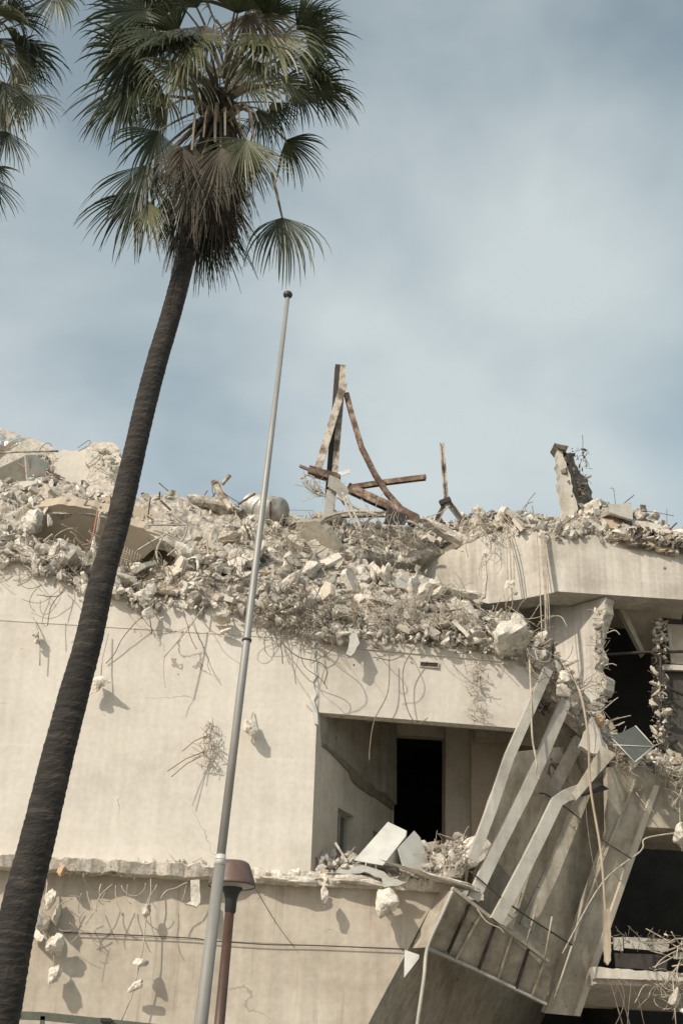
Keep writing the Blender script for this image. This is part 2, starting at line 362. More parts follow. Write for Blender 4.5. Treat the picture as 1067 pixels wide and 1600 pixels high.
# ------------------------------------------------------------------ ground
def sheet(name, x0, x1, y0, y1, z, m, label, cat=None):
    mb = MB(); mb.add([(x0, y0, z), (x1, y0, z), (x1, y1, z), (x0, y1, z)], [(0, 1, 2, 3)])
    o = mb.build(name, m); o['kind'] = 'structure'; o['label'] = label; return o
sheet('ground', -1500, 1500, -1500, 1500, -.12, 'ground', 'wide pale paved ground running out to the horizon')
mb = MB(); mb.box((0, 14.0, -.055), 120, 23.8, .11); o = mb.build('pavement', 'ground'); o['kind'] = 'structure'; o['label'] = 'raised pale pavement in front of the ruined building'
mb = MB(); mb.box((0, 1.95, -.05), 120, .3, .14); o = mb.build('kerb', 'ground'); o['kind'] = 'structure'; o['label'] = 'stone kerb along the pavement'
sheet('road', -60, 60, -9, 1.8, -.11, 'road', 'dark asphalt road behind the viewpoint')

# ------------------------------------------------------------------ ruined building
XL = -9.0
zl = P(485, 1367, D)[2]; zs = P(495, 1113, D)[2]; z1 = P(350, 990, D)[2]; z2 = P(300, 1180, D)[2]
B = thing('ruined_building', (4, D, 0), 'half demolished pale concrete building with broken floors and open dark rooms', 'building')
FRONT = VP(D)
def pl(pts, plane, off=0): return [plane.at(x, y, off) for x, y in pts]
XE = P(485, 1367, D)[0]
# left wall in three courses
def Xw(px, py, Y=D): return P(px, py, Y)[0]
def quadwall(mb, x0, x1, za, zb, Y, th, mi=0):
    mb.box(((x0 + x1) / 2, Y + th / 2, (za + zb) / 2), x1 - x0, th, zb - za, mi=mi)
def grid_face(mb, x0, x1, za, zb, Y, th): quadwall(mb, x0, x1, za, zb, Y, th)
mb = MB()
quadwall(mb, XL, XE, zl - .02, z2, D, .32)
quadwall(mb, XL, XE, z2, z1, D + .022, .298)
top = ragged([(-330, 830), (-120, 848), (0, 866), (60, 886), (110, 908), (160, 930), (230, 940), (300, 938), (360, 944), (420, 958), (470, 980), (494, 990)], 4, 8, 3)
tp = [P(x, y, D + .05) for x, y in top]; tp[-1][0] = XE; tp[0][0] = XL
poly = tp + [np.array([XE, D + .05, z1]), np.array([XL, D + .05, z1])]
mb.plate(poly, .27, (0, -1, 0))
w1 = mb.build('front_wall', 'wall', B)
mb = MB()
for (x0, y0), (x1, y1) in [((-380, 962), (345, 987))]:
    a = P(x0, y0, D - .012); b = P(x1, y1, D - .012); 
mb.box(((XL + XE - .3) / 2, D + .03, z1), XE - XL - .3, .04, .025); mb.build('string_course', 'wall', B)
# lower wall
zled = zl - .22
xr = P(690, 1385, D)[0]
lw = [np.array([XL, D + .05, zl - .03]), np.array([P(692, 1367, D + .05)[0], D + .05, zl - .03])]
e1 = P(575, 1600, D + .05); e0 = lw[1]; k = (e0[2] - 0) / (e0[2] - e1[2]); e2 = e0 + (e1 - e0) * k
lw += [e2, np.array([XL, D + .05, 0])]
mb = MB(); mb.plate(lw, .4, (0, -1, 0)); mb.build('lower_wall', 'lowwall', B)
zb = P(630, 1483, D)[2]; 
mb = MB(); zb2 = P(630, 1455, D)[2]
xb = e0[0] + (e1 - e0)[0] * (e0[2] - (zb + zb2) / 2) / (e0[2] - e1[2]) - .12
mb.box(((P(60, 1450, D)[0] + xb) / 2, D + .062, (zb + zb2) / 2), xb - P(60, 1450, D)[0], .04, zb2 - zb); mb.build('string_course', 'lowwall', B)
# facet turning away to the right below
dr = np.array([.5, .866, 0]); 
fq = [e0 + np.array([0, .02, 0]), e0 + dr * 9, np.array([*(e2 + dr * 9)[:2], 0]), e2 + np.array([0, .02, 0])]
nf = np.cross(fq[1] - fq[0], fq[3] - fq[0]); nf /= np.linalg.norm(nf); nf = nf if nf[1] < 0 else -nf
mb = MB(); mb.plate(fq, .2, nf); mb.build('lower_wall', 'slab', B)
# ledge (broken floor slab edge)
mb = MB(); n = 260; xs = np.linspace(XL, P(705, 1385, D)[0], n); fr = []; bt = []
v = []
for i, x in enumerate(xs):
    q = (CM.T @ (np.array([x, D, zl]) - CC)); px = CX - FPX * q[0] / q[2]
    base = .44 if px < 325 else (.44 - (px - 325) / 60 * .26 if px < 385 else .18)
    if px > 420: base = .13
    nz = mnoise.fractal(Vector((x * 2.2, 3, 0)), 1, 2, 4); nz2 = mnoise.fractal(Vector((x * 3.5, 9, 0)), 1, 2, 4)
    p_ = base + nz * .10; zt = zl + .03 + nz2 * .05; zbm = zl - .2 - mnoise.fractal(Vector((x * 3, 19, 2)), 1, 2, 3) * .05
    v += [(x, D + .04, zt + .02), (x, D - p_ * .55, zt + .015 + .03 * mnoise.noise(Vector((x * 6, 1, 1)))), (x, D - p_, zt - .04 + nz2 * .03), (x, D - p_ * .92 + .03 * mnoise.noise(Vector((x * 7, 5, 1))), (zt + zbm) / 2),
          (x, D - p_ * .8, zbm), (x, D + .04, zbm)]
f = [(i * 6 + j, (i + 1) * 6 + j, (i + 1) * 6 + (j + 1) % 6, i * 6 + (j + 1) % 6) for i in range(n - 1) for j in range(6)]
f += [(0, 1, 2, 3, 4, 5), tuple((n - 1) * 6 + j for j in range(5, -1, -1))]
mb.add(v, f); mb.build('ledge', 'broken', B)

# parapet B over the loggia
sB = .065; PB = VP(D + .03, sB, XE)
topB = ragged([(496, 990), (560, 1000), (640, 1006), (720, 1014), (800, 1026), (862, 1040)], 3, 8, 8)
pB = pl(topB, PB) + pl([(810, 1138)], PB) + pl([(736, 1132), (497, 1113)], PB)
nB = PB.n
mb = MB(); mb.plate(pB, .26, nB, 0, 1); mb.build('parapet_beam', ['wall', 'broken'], B)
# lip below the sloping sill of the parapet
mb = MB(); a = PB.at(505, 1008, .012); b = PB.at(838, 1038, .012); mb.bar([a, b], .02, .03, side=(0, 0, 1)); mb.build('sill', 'wall', B)
# vent slot in parapet
mb = MB(); a = PB.at(656, 1034, .005); b = PB.at(684, 1044, .005); c = (a + b) / 2
mb.box(c, abs(b[0] - a[0]), .02, abs(a[2] - b[2]), mi=0)
h_ = abs(a[2] - b[2]) / 2; w_ = abs(b[0] - a[0]) / 2
for s_ in (-1, 1): mb.box(c + [0, -.012, s_ * h_], 2 * w_ + .03, .035, .018, mi=1); mb.box(c + [s_ * w_, -.012, 0], .018, .035, 2 * h_ - .018, mi=1)
mb.build('vent', ['darksteel', 'slab'], B)
# crack strip between wall and parapet
cr_ = [(494, 985), (489, 1010), (493, 1040), (488, 1065), (492, 1085), (487, 1103), (493, 1125)]
mb = MB()
cl = ragged(cr_, 2.2, 7, 4); L_ = [FRONT.at(x - 1.5 + random.uniform(-1.5, 1), y, .012) for x, y in cl]; R_ = [FRONT.at(x + 2 + random.uniform(-1, 2.5), y, .012) for x, y in cl]
for i in range(len(cl) - 1): mb.plate([L_[i], R_[i], R_[i + 1], L_[i + 1]], .05, (0, -1, 0))
mb.plate([FRONT.at(478, 1100, .03), FRONT.at(490, 1092, .03), FRONT.at(496, 1112, .03), FRONT.at(497, 1132, .03), FRONT.at(491, 1130, .03), FRONT.at(489, 1112, .03)], .03, (0, -1, 0))
mb.build('flashing', 'sheet', B)

# recess: angled wall, back wall, doorway
def hit_recess(px, py):
    # plane through wall edge with direction dr
    o = np.array([XE, D + .02, 0]); nrm = np.array([.866, -.5, 0]); d = ray(px, py); return CC + d * ((o - CC).dot(nrm) / d.dot(nrm))
RA = hit_recess(612, 1300); YB = RA[1]; XB = RA[0]
zc = zs + .95
nr = np.array([.866, -.5, 0])
wt, wb = zl, zc
def rp_(t, z): return np.array([XE + (XB - XE) * t, D + .02 + (YB - D - .02) * t, z])
# openings in recess wall
def t_of(px, py): return (hit_recess(px, py)[0] - XE) / (XB - XE)
ta, tb = t_of(527, 1300), t_of(553, 1300); zt_ = hit_recess(540, 1268)[2]
tcx, td = t_of(582, 1320), t_of(594, 1320); zt2 = hit_recess(588, 1300)[2]
mb = MB()
def rq(t0, t1, za, zb_): mb.plate([rp_(t0, zb_), rp_(t1, zb_), rp_(t1, za), rp_(t0, za)], .22, nr)
rq(0, ta, wt, wb); rq(ta, tb, zt_, wb); rq(tb, tcx, wt, wb); rq(tcx, td, zt2, wb); rq(td, 1, wt, wb)
mb.build('loggia_side_wall', 'inner', B)
for (u0, u1, zz) in ((ta, tb, zt_), (tcx, td, zt2)):
    w = MB(); 
    fr_ = .05
    def bx(t0, t1, za, zb_, o=.0, th=.05): w.plate([rp_(t0, zb_) - nr * o, rp_(t1, zb_) - nr * o, rp_(t1, za) - nr * o, rp_(t0, za) - nr * o], th, nr)
    dt = (u1 - u0) * .10; bx(u0, u0 + dt, wt, zz, .14); bx(u1 - dt, u1, wt, zz, .14); bx(u0 + dt, u1 - dt, zz - .06, zz, .14); bx(u0 + dt * 4.6, u0 + dt * 5.4, wt, zz - .06, .14)
    wo = w.build('window', 'paintsteel', B)
    w = MB(); bx(u0 + dt, u1 - dt, wt, zz - .06, .19, .02); w.build('shutter', 'shutter', wo)
# stair trace: band of broken plaster
mb = MB(); tr_ = [(502, 1160), (530, 1184), (556, 1207), (582, 1231), (611, 1258), (611, 1266), (584, 1246), (560, 1231), (548, 1219), (543, 1206), (526, 1188), (502, 1166)]
pts = [hit_recess(x, y) + nr * .05 for x, y in ragged(tr_ + [tr_[0]], 1.2, 7, 3)[:-1]]; mb.plate(pts, .05, nr); mb.build('stair_trace', 'trace', B)
mb = MB(); pts = [hit_recess(x, y) + nr * .02 for x, y in [(499, 1100), (570, 1100), (570, 1130), (592, 1130), (592, 1100), (613, 1100)] + tr_[:5][::-1]]; mb.plate(pts, .02, nr); mb.build('bare_plaster', 'greyplaster', B)
mb = MB()
cw = [hit_recess(611, y) + nr * .06 for y in (1100, 1290)]; mb.plate([hit_recess(594, 1090) + nr * .1, hit_recess(613, 1090) + nr * .1, hit_recess(613, 1258) + nr * .1, hit_recess(594, 1238) + nr * .1], .1, nr); mb.build('pilaster', 'greyplaster', B)
# back wall with doorway
BW = VP(YB)
xd0 = P(614, 1250, YB)[0]; xd1 = P(693, 1250, YB)[0]; zd = P(650, 1155, YB + .25)[2]
xcol = P(736, 1250, YB)[0]
mb = MB(); quadwall(mb, XB - .0, xd0 + .02, zl, zc, YB, .25); quadwall(mb, xd0 + .02, xd1, zd, zc, YB, .25); mb.build('back_wall', 'inner', B)
mb = MB(); quadwall(mb, xd1, xcol, zl, zc, YB - .25, .5); mb.build('pillar', 'inner', B)
YR = YB - 1.1
xq0 = P(737, 1250, YR)[0]; xq1 = P(1010, 1250, YR)[0]
mb = MB(); quadwall(mb, xq0, P(890, 1250, YR)[0], zl - .3, zc - .05, YR, .3); mb.build('rear_wall', 'tan', B)
mb = MB(); quadwall(mb, xq0 + .02, P(892, 1250, YR)[0], P(800, 1165, YR)[2], zc + .1, YR - .35, .34); mb.build('ceiling_beam', 'slab', B)
# dark room behind
mb = MB(); 
x0, x1, yb = xd0 - .6, xd1 + .8, YB + 4
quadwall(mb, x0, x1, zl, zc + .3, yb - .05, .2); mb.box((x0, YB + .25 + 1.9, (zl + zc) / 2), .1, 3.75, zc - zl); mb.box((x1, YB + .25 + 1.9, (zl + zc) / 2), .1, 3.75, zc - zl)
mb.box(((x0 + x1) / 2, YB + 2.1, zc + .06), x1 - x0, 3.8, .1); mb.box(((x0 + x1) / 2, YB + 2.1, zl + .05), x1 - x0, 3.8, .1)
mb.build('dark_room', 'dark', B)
# loggia floor and ceiling
mb = MB(); mb.box(((XE + 4.9) / 2, D + 1.9, zl - .15), 4.9 - XE, 3.6, .26); mb.build('loggia_floor', 'broken', B)
mb = MB(); mb.box(((XL + 6.3) / 2, D + 1.2, zc + .14), 6.3 - XL, 1.75, .24); mb.build('floor_slab', 'slab', B)
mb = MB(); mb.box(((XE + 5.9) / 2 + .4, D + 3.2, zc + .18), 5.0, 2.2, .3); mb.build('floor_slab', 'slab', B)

# upper beam C
YC = D + 3.2; CP = VP(YC)
bx0 = P(848, 900, YC)[0]; xCR = 13.0
zCb = P(945, 929, YC)[2]; zCt = P(960, 838, YC)[2]
mb = MB()
topC = ragged([(850, 832), (900, 836), (960, 840), (1010, 850), (1067, 858), (1200, 866)], 2.5, 9, 5)
tp = [P(x, y, YC) for x, y in topC]
botc = [np.array([tp[-1][0], YC, zCb]), np.array([P(868, 925, YC)[0], YC, zCb])]
mb.plate(tp + botc, .8, (0, -1, 0)); mb.build('upper_beam', 'beam', B)
a0 = tp[0]; a1 = botc[1]; dl = np.array([-.84, .54, 0]); PL = Plane(a0, a0 + dl, a1)
lb = ragged([(850, 832), (800, 828), (755, 838), (710, 858), (640, 888)], 3, 9, 6)
tl = pl(lb, PL) + pl([(636, 905), (690, 924), (762, 943), (810, 937), (868, 925)], PL)
mb = MB(); mb.plate(tl, .7, PL.n); mb.build('upper_beam', 'beam', B)
# pilaster strip on left beam face
mb = MB(); st = pl([(752, 865), (757, 864), (760, 900), (757, 933), (752, 934), (753, 900)], PL, .03); mb.plate(st, .04, PL.n); mb.build('edge_strip', 'broken', B)
# side wall under the upper beam, seen from its sunny left side
xs0 = P(947, 931, YC + .05)[0]
SW = Plane(np.array([xs0, YC + .05, 0.]), np.array([xs0 - .62, YC + .83, 0.]), np.array([xs0, YC + .05, 1.]))
edge = ragged([(946, 932), (944, 960), (934, 985), (930, 1010), (938, 1025), (928, 1045), (936, 1052), (948, 1060), (944, 1080), (930, 1095), (925, 1118)], 1.6, 5, 9)
sidep = [SW.at(x, y) for x, y in edge] + [SW.at(880, 1120), SW.at(850, 1060), SW.at(852, 985), SW.at(880, 950)]
dz = sidep[0]
pp = [np.array([xs0, YC + .02, zCb]), ]
pp = [SW.at(x, y) for x, y in edge]; ymx = YC + 5.6
pe = SW.at(855, 1100); pe[2] = pp[-1][2]; pq = pe.copy(); pq[2] = zCb
pp = pp + [pe, pq + [0, 0, .9], pp[0] + [-.62, .78, .9], pp[0] + [-.62, .78, 0]]
print('SW', SW.n.dot(np.array(sv)), pe)
mb = MB(); mb.plate(pp, .3, SW.n, 0, 1); mb.build('cross_wall', ['beam', 'broken'], B)
# soffit and dark storey behind
mb = MB(); mb.box((11.1, YC + 3.3, zCb + 1.0), 10.2, 4.9, .3); mb.build('floor_slab', 'slab', B)
zt0 = P(700, 1000, D)[2] - .1
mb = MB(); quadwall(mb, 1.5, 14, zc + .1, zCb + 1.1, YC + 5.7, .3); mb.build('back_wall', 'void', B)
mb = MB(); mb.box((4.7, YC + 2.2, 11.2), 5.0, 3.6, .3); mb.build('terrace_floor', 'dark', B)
# right-hand dark bay: left, back and right enclosure (black)
xk0 = P(948, 1100, YC + .6)[0] + .1
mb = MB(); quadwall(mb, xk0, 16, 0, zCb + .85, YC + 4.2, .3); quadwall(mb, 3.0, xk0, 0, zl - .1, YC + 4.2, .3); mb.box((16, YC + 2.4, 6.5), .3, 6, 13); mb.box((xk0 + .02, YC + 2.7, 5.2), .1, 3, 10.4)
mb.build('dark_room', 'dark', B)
# sloping strut and hanging plaster ceiling in the right bay
Y5 = YC + 1.0
mb = MB()
q = [P(964, 945, Y5 - .2), P(972, 944, Y5 - .2), P(1008, 1020, Y5 + .3), P(1004, 1024, Y5 + .3)]; mb.plate(q, .2, (0, -1, 0))
mb.build('strut', 'slab', B)
PG = Plane((970, 940, Y5 - .1), (1067, 950, Y5 - .1), (1008, 1022, Y5 + 1.2))
mb = MB(); mb.plate(pl([(970, 940), (1067, 950), (1060, 990)] + ragged([(1040, 985), (1030, 1010), (1008, 1020)], 3, 8, 1), PG), .12, PG.n); mb.build('ceiling_panel', 'inner', B)
# lower-right pier and window wall
Y6 = YC + 1.2; P6 = VP(Y6)
mb = MB(); mb.plate(pl(ragged([(1036, 960), (1028, 1000), (1022, 1030), (1030, 1060), (1020, 1090), (1028, 1130), (1035, 1185)], 5, 8, 12) + [(1150, 1190), (1150, 960)], P6), .3, P6.n)
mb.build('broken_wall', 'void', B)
P6b = VP(Y6 - .06)
mb = MB(); mb.plate(pl([(1044, 975), (1140, 980), (1140, 1040), (1050, 1037)], P6b), .05, P6.n); wnd = mb.build('window', 'inner', B)
mb = MB(); mb.plate(pl([(1041, 975), (1046, 975), (1053, 1036), (1048, 1036)], P6b, .08), .06, P6.n); mb.plate(pl([(1036, 1038), (1140, 1042), (1140, 1050), (1036, 1046)], P6b, .12), .1, P6.n)
mb.build('frame', 'beam', wnd)
mb = MB(); mb.tube([P(900, 1024, Y6 - .3), P(960, 1022, Y6 - .3), P(1010, 1019, Y6 - .3), P(1060, 1018, Y6 - .3), P(1140, 1019, Y6 - .3)], .035, 6); mb.tube([P(1031, 1018, Y6 - .35), P(1031, 1065, Y6 - .35), P(1050, 1078, Y6 - .35), P(1075, 1090, Y6 - .35)], .035, 6)
mb.build('drain_pipe', 'darksteel', B)
# slab of the floor below on the right, rubble-topped
Y7 = D + .9; P7 = VP(Y7)
mb = MB(); a = P(985, 1226, Y7); zz = a[2]
mb.plate(pl(ragged([(975, 1222), (1010, 1222), (1040, 1228), (1090, 1236)], 2, 7, 2) + [(1150, 1240), (1150, 1300), (970, 1290)], P7), .3, P7.n)
mb.box((a[0] + 3.0, Y7 + 2.2, zz - .2), 6, 3.8, .25); mb.build('floor_slab', 'slab', B)
mb = MB(); a = P(930, 1515, Y7)
mb.plate(pl(ragged([(925, 1511), (970, 1514), (1067, 1520), (1150, 1523)], 1.5, 7, 4) + [(1150, 1536), (930, 1528)], P7, .1), .3, P7.n)
mb.box((a[0] + 3.0, Y7 + 2.0, a[2] - .14), 6, 3.8, .2); mb.build('floor_slab', 'beam', B)
# metal parapet sections standing on that slab
for (q, mm) in (([(958, 1465), (972, 1464), (973, 1486), (959, 1484)], 'paintsteel'), ([(974, 1464), (1046, 1468), (1043, 1487), (975, 1481)], 'paintsteel'), ([(960, 1489), (1044, 1492), (1040, 1517), (962, 1511)], 'darksteel'), ([(1052, 1487), (1120, 1489), (1120, 1499), (1052, 1498)], 'paintsteel')):
    mb = MB(); mb.plate(pl(q, P7, .12), .05, P7.n); mb.build('parapet_panel', mm, B)

# walls behind on the roof (left skyline)
def ruinwall(name, pts, Y, m, th=.3, amp=3, seed=1, slope=0.0, **tagkw):
    pln = VP(Y, slope, P(pts[0][0], pts[0][1], Y)[0]); mb = MB()
    mb.plate(pl(ragged(pts + [pts[0]], amp, 8, seed)[:-1], pln), th, pln.n)
    return mb.build(name, m, tag=(tagkw['label'], tagkw['cat']))
ruinwall('broken_wall', [(-200, 640), (-60, 650), (20, 674), (60, 689), (85, 700), (92, 740), (80, 830), (-200, 830)], D + 6.2, 'broken', .4, 3, 1, .1, label='pale broken wall rising to the top at the far left skyline', cat='wall')
ruinwall('broken_wall', [(84, 703), (120, 704), (138, 702), (142, 720), (150, 845), (78, 845)], D + 6.0, 'wall', .35, 2, 2, label='smooth pale upright wall panel standing behind the rubble left of the palm trunk', cat='wall')
ruinwall('broken_wall', [(136, 696), (150, 690), (176, 691), (188, 706), (193, 730), (196, 760), (240, 800), (240, 845), (140, 845)], D + 5.8, 'broken', .5, 4, 3, -.1, label='crumbling wall stump just left of the palm trunk at skyline', cat='wall')
pln = Plane((-20, 745, D + 4.6), (45, 708, D + 4.6), (30, 760, D + 4.9))
mb = MB(); mb.plate(pl([(-30, 745), (0, 731), (40, 712), (52, 714), (44, 758), (0, 762), (-30, 765)], pln), .06, pln.n)
mb.build('bent_metal_sheet', 'paintsteel', tag=('folded grey metal panel leaning on rubble at far left', 'metal sheet'))
pln = Plane((40, 712, D + 4.58), (70, 722, D + 5.0), (45, 758, D + 4.9))
mb = MB(); mb.plate(pl([(40, 711), (55, 710), (76, 724), (70, 745), (48, 760), (44, 757)], pln), .05, pln.n)
mb.build('bent_metal_sheet', 'sheet', tag=('pale bent metal sheet beside the grey panel at far left', 'metal sheet'))
# foil
mb = MB(); v, f = rock_shape(901, 3, .5, 7); c = P(6, 700, D + 5.2); mb.add(v * [.42, .25, .42] @ rrot().T + c, f)
mb.build('crumpled_foil', 'foil', tag=('shiny crumpled silver foil lump at the far left skyline', 'foil'))
mb = MB(); mb.tube([P(-20, 709, D + 5.0), P(30, 706, D + 5.0), P(92, 705, D + 5.1)], .025, 6); mb.build('steel_pipe', 'oldsteel', tag=('thin straight pipe lying level across the far left wall', 'pipe'))
# tilted slab over the cavity behind the front rubble
def tplate(name, pts, a, b, c, th, m, label=None, cat=None, amp=0, parent=None, seed=3, off=0):
    p_ = Plane(a, b, c); q = ragged(pts + [pts[0]], amp, 8, seed)[:-1] if amp else pts
    mb = MB(); mb.plate(pl(q, p_, off), th, p_.n); return mb.build(name, m, parent, tag=(label, cat) if label else None)
tplate('concrete_slab', [(62, 792), (100, 788), (170, 800), (185, 820), (190, 900), (50, 880)], (60, 790, D + 2.3), (190, 805, D + 2.3), (60, 880, D + 3.4), .4, 'tan', 'broken slab face overhanging the dark hollow left of the palm', 'concrete slab', 1.5)
tplate('concrete_slab', [(185, 812), (205, 820), (240, 832), (262, 842), (225, 872), (180, 885)], (185, 815, D + 2.2), (262, 842, D + 2.2), (190, 880, D + 2.9), .35, 'tan', 'tan slab edge poking out right of the palm trunk', 'concrete slab', 1.5)
tplate('concrete_slab', [(225, 905), (245, 888), (270, 883), (300, 893), (318, 905), (322, 925), (232, 925)], (225, 905, D + .45), (320, 905, D + .45), (270, 885, D + .65), .3, 'tan', 'rounded tan slab fragment in the front rubble right of the palm', 'concrete slab', 3)
tplate('concrete_slab', [(462, 815), (500, 815), (525, 850), (535, 872), (510, 870), (478, 850), (466, 850)], (462, 815, D + 2.6), (530, 850, D + 2.5), (470, 855, D + 2.9), .3, 'slab', 'wide tilted concrete slab right of the flagpole below the mast', 'concrete slab', 2)
tplate('concrete_slab', [(478, 848), (492, 842), (535, 880), (545, 905), (520, 905), (500, 885)], (478, 848, D + 2.3), (540, 900, D + 2.0), (500, 885, D + 2.1), .22, 'beam', 'pale narrow slab lying diagonally under the wide tilted slab', 'concrete slab', 3)
tplate('concrete_slab', [(322, 870), (335, 862), (340, 905), (325, 912)], (322, 870, D + 1.2), (340, 862, D + 1.2), (325, 910, D + 1.0), .35, 'tan', 'squared tan block upright in the rubble left of the flagpole', 'concrete block', 1)
tplate('concrete_slab', [(365, 880), (378, 874), (378, 915), (363, 918)], (365, 880, D + .9), (378, 874, D + .9), (365, 918, D + .6), .25, 'beam', 'upright pale block in the rubble beside the flagpole', 'concrete block', 2)

# ------------------------------------------------------------------ rubble heaps
class Heap:
    def __init__(s, cols):
        s.x = [c[0] for c in cols]; s.r = [[(py, Y) for py, Y in c[1]] for c in cols]; s.m = len(s.r[0])
        s.W = [[P(c[0], py, D + Y) for py, Y in c[1]] for c in cols]
    def at(s, u, v):     # u in [0,1] across the columns' px, v in [0,1] from the lip up to the back
        px = s.x[0] + u * (s.x[-1] - s.x[0]); i = min(max(np.searchsorted(s.x, px) - 1, 0), len(s.x) - 2)
        t = (px - s.x[i]) / (s.x[i + 1] - s.x[i]); j = min(int(v * (s.m - 1)), s.m - 2); w = v * (s.m - 1) - j
        a = s.W[i][j] * (1 - w) + s.W[i][j + 1] * w; b = s.W[i + 1][j] * (1 - w) + s.W[i + 1][j + 1] * w
        return a * (1 - t) + b * t
for q_, yy in (([(-20, 790), (180, 775), (345, 850), (345, 925), (-20, 900)], 3.3),):
    mb = MB(); mb.plate(pl(q_, VP(D + yy)), .2, (0, -1, 0)); mb.build('back_wall', 'tan', B)
H = {}
H['front'] = Heap([
    (-330, [(835, -.05), (815, .5), (805, 1.2), (812, 2.2)]),
    (-120, [(852, -.08), (835, .5), (822, 1.2), (830, 2.4)]), (0, [(872, -.1), (852, .5), (838, 1.1), (838, 2.3)]),
    (60, [(890, -.1), (868, .4), (852, .9), (862, 2.2)]), (130, [(916, -.1), (895, .4), (878, .8), (890, 2.0)]),
    (200, [(940, -.1), (920, .4), (902, .8), (912, 2.0)]), (260, [(942, -.1), (918, .4), (895, .8), (895, 1.8)]),
    (310, [(946, -.1), (905, .6), (880, 1.1), (868, 2.2)]), (360, [(955, -.12), (915, .7), (870, 1.6), (828, 3.2)]),
    (420, [(974, -.16), (915, .7), (870, 1.7), (826, 3.6)]), (480, [(1000, -.16), (930, .7), (880, 1.8), (835, 3.6)]),
    (540, [(1000, -.12), (945, .7), (900, 1.6), (862, 2.8)]), (600, [(1002, -.1), (955, .6), (918, 1.4), (885, 2.4)]),
    (660, [(1004, -.05), (962, .6), (932, 1.4), (905, 2.6)]), (720, [(1010, 0), (975, .6), (955, 1.2), (938, 2.4)]),
    (780, [(1022, .05), (996, .5), (975, 1.1), (960, 2.2)]), (850, [(1044, .1), (1028, .4), (1018, .8), (1015, 1.6)]),
    (890, [(1088, .3), (1074, .5), (1064, .8), (1060, 1.4)])])
H['left'] = Heap([(-330, [(800, 2.4), (770, 3.2), (745, 4.2), (735, 5.6)]), (-60, [(838, 1.9), (790, 2.9), (760, 3.8), (745, 5.4)]), (0, [(840, 1.8), (800, 2.7), (768, 3.6), (748, 5.2)]),
                  (55, [(822, 2.0), (790, 2.8), (760, 3.8), (742, 5.4)]), (75, [(797, 2.3), (780, 3.0), (758, 4.0), (742, 5.4)]), (120, [(796, 2.3), (782, 3.0), (768, 3.8), (758, 5.2)]),
                  (170, [(806, 2.3), (798, 3.0), (785, 4.0), (775, 5.4)]), (205, [(822, 2.2), (805, 3.0), (792, 4.0), (783, 5.4)])])
H['back'] = Heap([(170, [(815, 2.6), (800, 3.4), (788, 4.4), (782, 5.8)]), (215, [(826, 2.3), (810, 3.2), (790, 4.4), (778, 5.8)]), (260, [(845, 2.1), (822, 3.0), (792, 4.2), (770, 5.8)]),
                  (320, [(876, 1.9), (842, 2.8), (812, 3.8), (782, 5.6)]), (370, [(850, 2.4), (830, 3.2), (812, 4.0), (797, 5.2)]),
                  (430, [(850, 2.8), (832, 3.6), (818, 4.4), (806, 5.4)]), (500, [(850, 3.0), (836, 3.8), (822, 4.4), (812, 5.4)]),
                  (560, [(868, 3.0), (850, 3.8), (832, 4.6), (818, 5.6)]), (640, [(874, 4.2), (860, 4.7), (845, 5.1), (824, 5.8)]),
                  (700, [(858, 4.7), (846, 5.0), (835, 5.4), (818, 6.0)]), (760, [(842, 4.4), (828, 4.8), (815, 5.2), (803, 5.8)])])
H['beamtop'] = Heap([(640, [(895, 5.4), (884, 5.5), (872, 5.7), (860, 6.2)]), (700, [(870, 4.7), (856, 4.8), (842, 5.0), (830, 5.6)]), (750, [(846, 4.1), (832, 4.2), (820, 4.5), (806, 5.2)]),
                     (800, [(834, 3.6), (822, 3.75), (812, 4.1), (804, 4.8)]), (850, [(836, 3.15), (824, 3.3), (816, 3.7), (810, 4.6)]), (885, [(838, 3.15), (828, 3.3), (820, 3.7), (812, 4.6)]),
                     (915, [(838, 3.15), (818, 3.4), (798, 4.0), (786, 5.0)]), (950, [(842, 3.15), (822, 3.4), (802, 4.0), (790, 5.0)]),
                     (1000, [(850, 3.12), (832, 3.3), (814, 3.8), (800, 4.8)]), (1045, [(858, 3.12), (846, 3.3), (836, 3.7), (830, 4.6)]), (1100, [(866, 3.12), (852, 3.3), (842, 3.7), (838, 4.6)]), (1200, [(872, 3.12), (860, 3.3), (850, 3.7), (846, 4.6)])])
H['balcony'] = Heap([(490, [(1366, -.05), (1362, .2), (1358, .5), (1354, 1.0)]), (540, [(1366, -.1), (1356, .2), (1348, .5), (1344, 1.0)]), (600, [(1378, -.1), (1366, .2), (1356, .5), (1350, 1.0)]),
                     (650, [(1376, -.12), (1360, .2), (1345, .5), (1338, 1.0)]), (690, [(1378, -.15), (1350, .2), (1330, .5), (1322, 1.0)]), (725, [(1365, -.1), (1335, .2), (1318, .5), (1312, 1.0)])])
H['corner'] = Heap([(860, [(1085, .5), (1070, .7), (1055, .9), (1045, 1.4)]), (900, [(1120, .6), (1100, .8), (1080, 1.1), (1065, 1.6)]), (940, [(1165, .7), (1148, .9), (1135, 1.2), (1125, 1.7)]),
                    (975, [(1195, .8), (1180, 1.0), (1168, 1.3), (1160, 1.8)]), (1020, [(1215, .8), (1198, 1.0), (1188, 1.4), (1182, 2.0)]), (1067, [(1228, .8), (1208, 1.0), (1196, 1.4), (1190, 2.0)]), (1150, [(1236, .8), (1215, 1.0), (1205, 1.4), (1196, 2.0)])])
